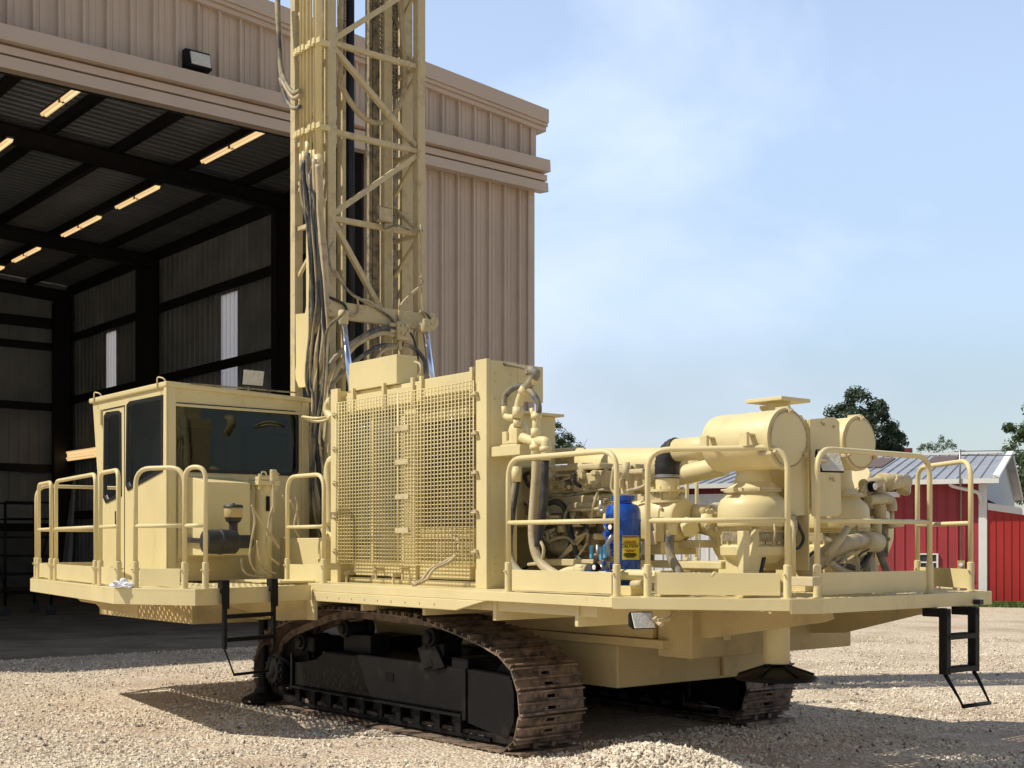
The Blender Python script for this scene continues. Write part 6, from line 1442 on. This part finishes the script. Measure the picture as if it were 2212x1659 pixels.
# tan deck pipework
tb([(500,1280),(550,1255),(600,1240),(690,1245)], .045, 'paint', z=Z3, k='v', val=6.75); tb([(630,1235),(700,1240)], .058, 'paint', 'coupling', z=Z3, k='v', val=6.74, sm=False)
tb([(835,1265),(1060,1270),(1240,1290)], .042, 'paint', z=Z3, k='v', val=6.85); tb([(1240,1290),(1400,1295),(1500,1300),(1640,1320)], .042, 'paint', z=Z3, k='t', val=9.75)
for x in (1265,1290,1345,1370,1405,1435,1462,1490): tb([(x,1294),(x+12,1295)], .052, 'paint', 'collar', z=Z3, k='t', val=9.74, sm=False, seg=8)
tb([(600,1218),(660,1215)], .014, 'paint', 'clamp_bolt', z=Z3, k='v', val=6.7, sm=False); tb([(1500,1275),(1520,1250)], .012, 'paint', 'clamp_bolt', z=Z3, k='v', val=6.85, sm=False)
tb([(980,1330),(1050,1325)], .03, 'dust', 'drain_pipe', z=Z3, k='v', val=6.7, sm=False)
m_ = Mesh(); p = pv(Z3(1240, 1290), 6.95); m_.box(p[0]-.04, p[0]+.04, 6.8, 7.1, ZD, p[2]+.06); p = pv(Z3(940, 1340), 6.8); m_.box(p[0]-.1, p[0]+.1, 6.75, 6.9, ZD, ZD+.07); part('pipe_stand', m_, 'paint', bevel=.004)
m_ = Mesh(); p = pt(Z3(1580, 1285), 9.9); m_.lathe((p[0], p[1], ZD), (0,0,1), [(0,.07),(.07,.07),(.10,.06),(.12,.02)], 24); part('strainer', m_, 'paint', bevel=0)
# swivel head, fittings and hoses right of the radiator
vh = 6.95
uh = pv(Z3(235, 380), vh)[0]
m_ = Mesh(); p = pv(Z3(140, 470), vh); q = pv(Z3(85, 470), vh)
m_.box(uR1-.40, uR1-.0, vh-.13, vh+.13, p[2]-.04, p[2]+.045); part('filter_shelf', m_, 'paint', bevel=.004)
zs = pv(Z3(230, 440), vh)[2]; zq = pv(Z3(230, 305), vh)[2]
m_ = Mesh(); m_.box(uh-.11, uh+.11, vh-.11, vh+.11, zs, zs+.03); m_.box(uh-.10, uh+.10, vh-.10, vh+.10, zs+.034, zs+.06)
m_.lathe((uh, vh, zs+.06), (0,0,1), [(0,.085),(.10,.085),(.13,.075),(.17,.045),(.18,.03)], 24); m_.lathe((uh, vh, zs+.24), (0,0,1), [(0,.035),(.04,.035),(.05,.05),(.09,.05),(.10,.035)], 6); m_.box(uh-.1,uh-.04,vh-.1,vh-.03,zs+.05,zs+.16); m_.box(uh+.04,uh+.1,vh-.1,vh-.03,zs+.05,zs+.14)
part('filter_head', m_, 'paint', bevel=.004, l='cast filter head on its shelf')
for pts, r, mm, nm in (([(228,250),(228,300)], .035, 'paint', 'fitting'), ([(215,240),(170,240),(150,232)], .03, 'paint', 'fitting'), ([(145,235),(143,160)], .026, 'paint', 'fitting'), ([(143,165),(150,100),(190,55),(245,35),(300,55),(340,100),(365,150),(368,205)], .026, 'hose', 'hose'),
        ([(228,245),(232,170)], .045, 'paint', 'fitting'), ([(230,200),(240,140),(262,80),(300,30),(345,-20)], .036, 'paint', 'pipe'), ([(290,40),(330,-10),(350,-50),(310,-70)], .04, 'hose', 'hose'), ([(262,80),(285,45)], .048, 'paint', 'fitting'),
        ([(352,200),(350,380)], .033, 'paint', 'pipe'), ([(352,215),(352,250)], .045, 'paint', 'fitting'), ([(348,310),(348,370)], .042, 'paint', 'fitting'), ([(260,370),(330,395),(400,395),(415,420),(415,520)], .042, 'paint', 'pipe'), ([(352,380),(350,520)], .045, 'paint', 'pipe'), ([(350,420),(350,450)], .055, 'paint', 'fitting'), ([(413,430),(413,460)], .052, 'paint', 'fitting'),
        ([(228,440),(225,520)], .05, 'dust', 'pipe'), ([(222,560),(222,660)], .042, 'paint', 'fitting'), ([(222,650),(205,760),(190,880),(175,1010),(180,1140),(215,1220),(270,1270),(330,1300)], .033, 'hose', 'hose'), ([(232,650),(215,760),(200,860)], .02, 'rubber', 'hose'),
        ([(352,510),(350,620),(340,760),(330,900),(330,1030),(350,1130),(400,1210),(470,1260),(560,1300)], .040, 'hose_tan', 'hose'), ([(410,520),(405,660),(400,800),(385,900),(370,1000),(365,1080)], .034, 'rubber', 'hose'), ([(375,1040),(400,1100),(380,1180),(300,1200)], .014, 'hose_tan', 'hose'), ([(320,180),(330,230)], .018, 'paint', 'fitting')):
    m_ = Mesh(); m_.tube([pv(Z3(x, y), vh-.06+.0) for x, y in pts], r, 14 if nm != 'fitting' else 8, smooth_path=len(pts) > 2); part(nm, m_, mm, rig, 0)
tb([(1245,915),(1230,1000)], .036, 'paint', 'fitting', z=Z3, k='v', val=6.9, seg=8, sm=False); tb([(1243,915),(1247,935)], .048, 'paint', 'fitting', z=Z3, k='v', val=6.9, seg=6, sm=False)
tb([(1228,1000),(1222,1080),(1235,1160),(1275,1230),(1300,1290)], .034, 'hose', 'hose', z=Z3, k='v', val=6.9)
# cables on post top
m_ = Mesh(); m_.tube([pv(Z2(1150,330), 6.9), pv(Z2(1200,322), 6.95), pv(Z2(1290,335), 7.05), pv(Z2(1340,350), 7.1), pv(Z2(1350,380), 7.1)], .014, 8, smooth_path=True); part('hose', m_, 'hose', rig, 0)
m_ = Mesh(); m_.box(uR1+.0, uR1+.03, VRD+.321, VRD+.62, 3.0, 3.32); part('frame_plate', m_, 'paint', bevel=.004)
# --- right hand cluster: separator plate, valves, big hose ---
u9 = 6.55
platepoly([(1112,690),(1180,640),(1300,660),(1300,720),(1300,900),(1240,1120),(1215,1165),(1110,1155)], Z4, u9, .04, 'manifold_plate', 'dust')
m_ = Mesh()
for k in range(9):
    a, b = random.uniform(1135, 1280), random.uniform(700, 1100); p = pu(Z4(a, b), u9); m_.cyl((u9-.03, p[1], p[2]), (u9, p[1], p[2]), .018, 8)
part('bolt', m_, 'dust', bevel=0)
tb([(1085,640,6.6),(1120,700,6.6)], .16, 'dust', 'separator_dome', z=Z4, seg=26)
tb([(1160,680,6.4),(1230,670,6.4),(1270,655,6.4)], .05, 'dust', 'pipe', z=Z4); tb([(1270,650,6.4),(1440,660,6.4)], .065, 'dust', 'pipe', z=Z4, sm=False); tb([(1325,645,6.4),(1345,690,6.4)], .08, 'dust', 'fitting', z=Z4, sm=False, seg=8); tb([(1385,640,6.4),(1425,700,6.4),(1420,730,6.4)], .06, 'dust', 'fitting', z=Z4, seg=8)
tb([(1270,640,6.4),(1270,900,6.4)], .05, 'dust', 'pipe', z=Z4, sm=False); tb([(1270,735,6.4),(1270,800,6.4)], .075, 'dust', 'fitting', z=Z4, sm=False, seg=8); tb([(1250,900,6.4),(1245,1015,6.4)], .045, 'dust', 'fitting', z=Z4, sm=False, seg=8); tb([(1290,900,6.45),(1288,1150,6.45)], .045, 'grime', 'pipe', z=Z4, sm=False)
tb([(1190,780,6.35),(1250,775,6.35),(1320,775,6.35),(1345,795,6.35),(1348,850,6.35)], .042, 'dust', 'pipe', z=Z4); tb([(1348,850,6.35),(1350,940,6.35)], .018, 'dust', 'pipe', z=Z4, sm=False); tb([(1345,925,6.35),(1352,955,6.35)], .04, 'dust', 'fitting', z=Z4, sm=False, seg=8); tb([(1350,940,6.35),(1418,938,6.35)], .018, 'dust', 'valve_lever', z=Z4, sm=False)
tb([(1140,740,6.35),(1165,670,6.35)], .018, 'dust', 'fitting', z=Z4, sm=False); tb([(1165,760,6.35),(1170,690,6.35)], .02, 'dust', 'fitting', z=Z4, sm=False)
p = pu(Z4(1236, 690), 6.3); m_ = Mesh(); m_.lathe((6.3, p[1], p[2]), (1,0,0), [(0,.01),(0,.035),(.01,.045),(.04,.045)], 18); g_ = part('gauge', m_, 'ink', bevel=0); m_ = Mesh(); m_.lathe((6.295, p[1], p[2]), (1,0,0), [(0,.003),(0,.03),(.003,.03)], 18); part('dial', m_, 'white', g_, 0)
tb([(1245,1010,6.4),(1255,1080,6.4),(1290,1180,6.35),(1335,1295,6.3)], .032, 'hose', 'hose', z=Z4)
tb([(755,1275,6.15),(840,1200,6.1),(930,1120,6.1),(1040,1065,6.1),(1130,1045,6.2),(1190,1045,6.3)], .062, 'hose_tan', 'hose', z=Z4); tb([(1150,1050,6.25),(1245,1055,6.35)], .085, 'dust', 'coupling', z=Z4, sm=False)
tb([(925,1140,6.0),(1000,1050,6.0),(1060,960,6.0)], .028, 'dust', 'pipe', z=Z4, sm=False)
tb([(930,1185,6.0),(1010,1240,6.0),(1090,1290,6.0)], .028, 'hose_tan', 'hose', z=Z4); tb([(1010,1220,6.0),(1090,1285,6.0)], .02, 'hose_tan', 'hose', z=Z4)
tb([(1115,1150,6.1),(1125,1230,6.1),(1095,1300,6.1)], .018, 'hose_tan', 'hose', z=Z4); tb([(1210,1060,6.3),(1190,1150,6.3),(1120,1220,6.3),(1000,1190,6.3)], .025, 'rubber', 'hose', z=Z4); tb([(1185,1165,6.3),(1185,1300,6.3)], .03, 'hose', 'hose', z=Z4, sm=False)
tb([(750,1200,6.2),(850,1120,6.2),(960,1100,6.2)], .022, 'hose', 'hose', z=Z4); tb([(760,1220,6.2),(900,1160,6.2),(1040,1180,6.2),(1100,1150,6.2)], .018, 'hose_tan', 'hose', z=Z4)
tb([(705,880,6.0),(745,960,6.0),(770,1030,6.0),(740,1090,6.0),(705,1085,6.0)], .012, 'rubber', 'cable', z=Z4); tb([(715,880,6.0),(720,960,6.0),(700,1040,6.0)], .012, 'hose_tan', 'cable', z=Z4)
tb([(690,880,5.98),(695,1290,5.98)], .03, 'paint', 'support_post', z=Z4, sm=False); tb([(510,980,6.1),(520,1080,6.1),(500,1200,6.1),(480,1300,6.1)], .018, 'rubber', 'hose', z=Z4)
m_ = Mesh(); p = pu(Z4(930, 940), 6.7); m_.lathe((6.7, p[1], 1.55), (0,0,1), [(0,.03),(.03,.16),(.14,.30),(.22,.34),(.24,.345),(.42,.345),(.44,.30)], 40); m_.box(6.55, 6.85, p[1]-.5, p[1]+.5, ZD, 1.6); part('separator_bowl', m_, 'paint', bevel=0)
bxp(690, 1280, 830, 1340, 6.9, .1, 'dust', 'bracket', .004, z=Z4)
m_ = Mesh(); p = pu(Z4(1150,1180), 6.5); m_.box(6.5, 6.6, p[1]-.12, p[1]+.12, ZD+.15, ZD+.30); m_.box(6.4, 6.9, 8.9, 9.6, ZD, ZD+.06); m_.box(6.5, 6.9, 8.6, 9.3, ZD+.06, 1.75); part('pump_base', m_, 'dust', bevel=.01)
# fine wiring under the deck lamp
tb([(470,290,6.6),(520,280,6.7),(560,250,6.8),(580,230,6.8)], .006, 'hose_tan', 'cable', z=Z6, k='v'); tb([(455,280,6.6),(470,300,6.62),(490,315,6.62)], .018, 'hose_tan', 'connector', z=Z6, k='v')

# bolt circles, name plates and small fittings on the machinery
def ringbolts(c, axis, R, n, r=.011, h=.018, name='bolt', m='dust', parent=None, ph=0.):
    m_ = Mesh()
    for k in range(n):
        a = 2*math.pi*k/n + ph
        if axis == 'u': p = (c[0], c[1]+R*math.cos(a), c[2]+R*math.sin(a)); q = (c[0]-h, p[1], p[2])
        else: p = (c[0]+R*math.cos(a), c[1]+R*math.sin(a), c[2]); q = (p[0], p[1], c[2]+h)
        m_.cyl(p, q, r, 6)
    part(name, m_, m, parent or rig, 0)
for c_, zz_ in (((bu, bc[1]), ztop1), ((6.5, b2[1]), ztop1)):
    ringbolts((c_[0], c_[1], zz_-.70), 'z', .235, 14, .009, .02)
    m_ = Mesh()
    for k in range(10):
        a = k*math.pi/5; m_.box(c_[0]+.205*math.cos(a)-.008, c_[0]+.205*math.cos(a)+.008, c_[1]+.205*math.sin(a)-.02, c_[1]+.205*math.sin(a)+.02, zz_-.31, zz_-.285)
    part('clamp', m_, 'dust', bevel=0)
    m_ = Mesh(); m_.tube([(c_[0]-.27*math.cos(.3), c_[1]-.27*math.sin(.3), zz_-.55), (c_[0]-.285*math.cos(.3), c_[1]-.285*math.sin(.3), zz_-.62), (c_[0]-.25*math.cos(.3), c_[1]-.25*math.sin(.3), zz_-.72)], .008, 6); part('tube', m_, 'hose_tan', bevel=0)
# seams and bolt rows on guard plates, cab panels and hull
m_ = Mesh()
for y_, x_ in ((270, 890), (285, 900), (300, 965), (640, 945), (640, 960), (650, 965)): p = pu(Z4(x_, y_), 5.98); m_.cyl((5.965, p[1], p[2]), (5.98, p[1], p[2]), .010, 6)
part('bolt', m_, 'dust', bevel=0)
m_ = Mesh()
for k in range(4): m_.cyl((UC-.012, VC+.12+.0*k, 1.55+.18*k), (UC-.0, VC+.12, 1.55+.18*k), .009, 6)
for k in range(7): m_.cyl((UC-.006, VC+.15+.22*k, CT-.05), (UC+.0, VC+.15+.22*k, CT-.05), .007, 6)
part('bolt', m_, 'dust', cab, 0)
m_ = Mesh()
for k in range(12): m_.cyl((8.9+.22*k, 6.394, 1.235), (8.9+.22*k, 6.402, 1.235), .008, 6)
part('bolt', m_, 'dust', deck, 0)
# roof edge rust line, grab of dirt along the cab roof
m_ = Mesh(); m_.box(UC-.034, UC+.0, VC+.25, VC+1.55, CT+.045, CT+.058); part('roof_seam', m_, 'grime', cab, .002)
# engine bay wiring and small lines
rq = random.Random(21)
for k in range(14):
    x0, y0 = rq.uniform(260, 800), rq.uniform(720, 1000); pts = [(x0, y0)]
    for j in range(4): pts.append((pts[-1][0]+rq.uniform(-40, 90), pts[-1][1]+rq.uniform(-30, 70)))
    m_ = Mesh(); m_.tube([pv(Z3(min(x, 860), min(y, 1180)), VE_-.14-.01*(k % 4)) for x, y in pts], rq.choice((.007, .010, .014)), 6, smooth_path=True); part('hose', m_, rq.choice(('hose', 'rubber', 'hose_tan', 'grime')), eng, 0)
for k in range(16):
    x0, y0 = rq.uniform(440, 840), rq.uniform(600, 1120); p = pv(Z3(x0, y0), VE_-.05); s = rq.uniform(.02, .05)
    m_ = Mesh(); (m_.box(p[0]-s, p[0]+s, VE_-.10, VE_+.1, p[2]-s*.7, p[2]+s*.7) if k % 2 else m_.cyl((p[0], VE_-.11, p[2]), (p[0], VE_+.1, p[2]), s*.8, 14)); part('engine_fitting', m_, rq.choice(('dust', 'grime', 'dust')), eng, .004)
for k in range(12):
    x0, y0 = rq.uniform(1110, 1280), rq.uniform(700, 1130); p = pu(Z4(x0, y0), 6.5); s = rq.uniform(.015, .035)
    m_ = Mesh(); m_.cyl((6.44-s, p[1], p[2]), (6.56, p[1], p[2]), s, 10); m_.cyl((6.42-s, p[1], p[2]), (6.44-s, p[1], p[2]), s*.6, 6); part('fitting', m_, rq.choice(('dust', 'paint', 'grime')), rig, 0)
for k in range(8):
    pts = [(rq.uniform(1000, 1200), rq.uniform(1060, 1120))]
    for j in range(4): pts.append((pts[-1][0]+rq.uniform(-70, 30), pts[-1][1]+rq.uniform(5, 55)))
    tb([(x, min(y, 1295), 6.15) for x, y in pts], rq.choice((.008, .012)), rq.choice(('hose', 'rubber', 'hose_tan')), 'hose', z=Z4, seg=6)
# rag on the platform
rg = bmesh.new(); p0 = pz((270, 1263), 1.36); rnd = random.Random(4)
g = bmesh.ops.create_icosphere(rg, subdivisions=3, radius=1)
for v in rg.verts:
    n_ = 1+.35*math.sin(v.co.x*4+1)*math.cos(v.co.y*5)+.18*math.sin(v.co.z*9+v.co.x*7)+rnd.uniform(-.07,.07); v.co = Vector((v.co.x*.10*n_, v.co.y*.06*n_, max(-.01, v.co.z*.055*n_)))
me = bpy.data.meshes.new('rag'); rg.to_mesh(me); rg.free(); me.materials.append(M['cloth']); ro = bpy.data.objects.new('rag', me); C.objects.link(ro)
pp = on(270, *e01); ro.location = W(pp[0]-.02, pp[1]-.02, 1.365); ro['label'] = 'crumpled white rag lying on the edge of the cab platform'; ro['category'] = 'rag'

# ---- separate loose pieces that one mesh still holds ----
def explode(ob, gap=.012):
    bm = bmesh.new(); bm.from_mesh(ob.data); bm.verts.ensure_lookup_table(); seen = set(); isl = []
    for v in bm.verts:
        if v.index in seen: continue
        st = [v]; comp = []; seen.add(v.index)
        while st:
            w = st.pop(); comp.append(w.index)
            for e in w.link_edges:
                o = e.other_vert(w)
                if o.index not in seen: seen.add(o.index); st.append(o)
        co = [bm.verts[i].co for i in comp]
        isl.append([set(comp), [min(c[k] for c in co) for k in range(3)], [max(c[k] for c in co) for k in range(3)]])
    merged = True
    while merged:
        merged = False
        for i in range(len(isl)):
            for j in range(i+1, len(isl)):
                if all(isl[i][1][k]-gap <= isl[j][2][k] and isl[j][1][k]-gap <= isl[i][2][k] for k in range(3)):
                    isl[i][0] |= isl[j][0]; isl[i][1] = [min(a, b) for a, b in zip(isl[i][1], isl[j][1])]; isl[i][2] = [max(a, b) for a, b in zip(isl[i][2], isl[j][2])]
                    del isl[j]; merged = True; break
            if merged: break
    bm.free()
    if len(isl) < 2: return
    src = ob.data
    for n, (ids, _, _) in enumerate(isl):
        b = bmesh.new(); b.from_mesh(src); b.verts.ensure_lookup_table()
        bmesh.ops.delete(b, geom=[v for v in b.verts if v.index not in ids], context='VERTS')
        d = bpy.data.meshes.new(ob.name.split('.')[0]); b.to_mesh(d); b.free()
        for mm in src.materials: d.materials.append(mm)
        if n == 0: ob.data = d
        else:
            c = ob.copy(); c.data = d; C.objects.link(c)
for ob in list(C.objects):
    if ob.type == 'MESH' and ob.name.split('.')[0] in ('latch', 'drain_valve', 'boss', 'roller_bracket', 'mounting_bracket', 'mounting_lug', 'clamp', 'label_plate', 'clip', 'blue_fitting', 'rib', 'bolt', 'clutter', 'tank_saddle', 'core_frame', 'support_leg'): explode(ob)
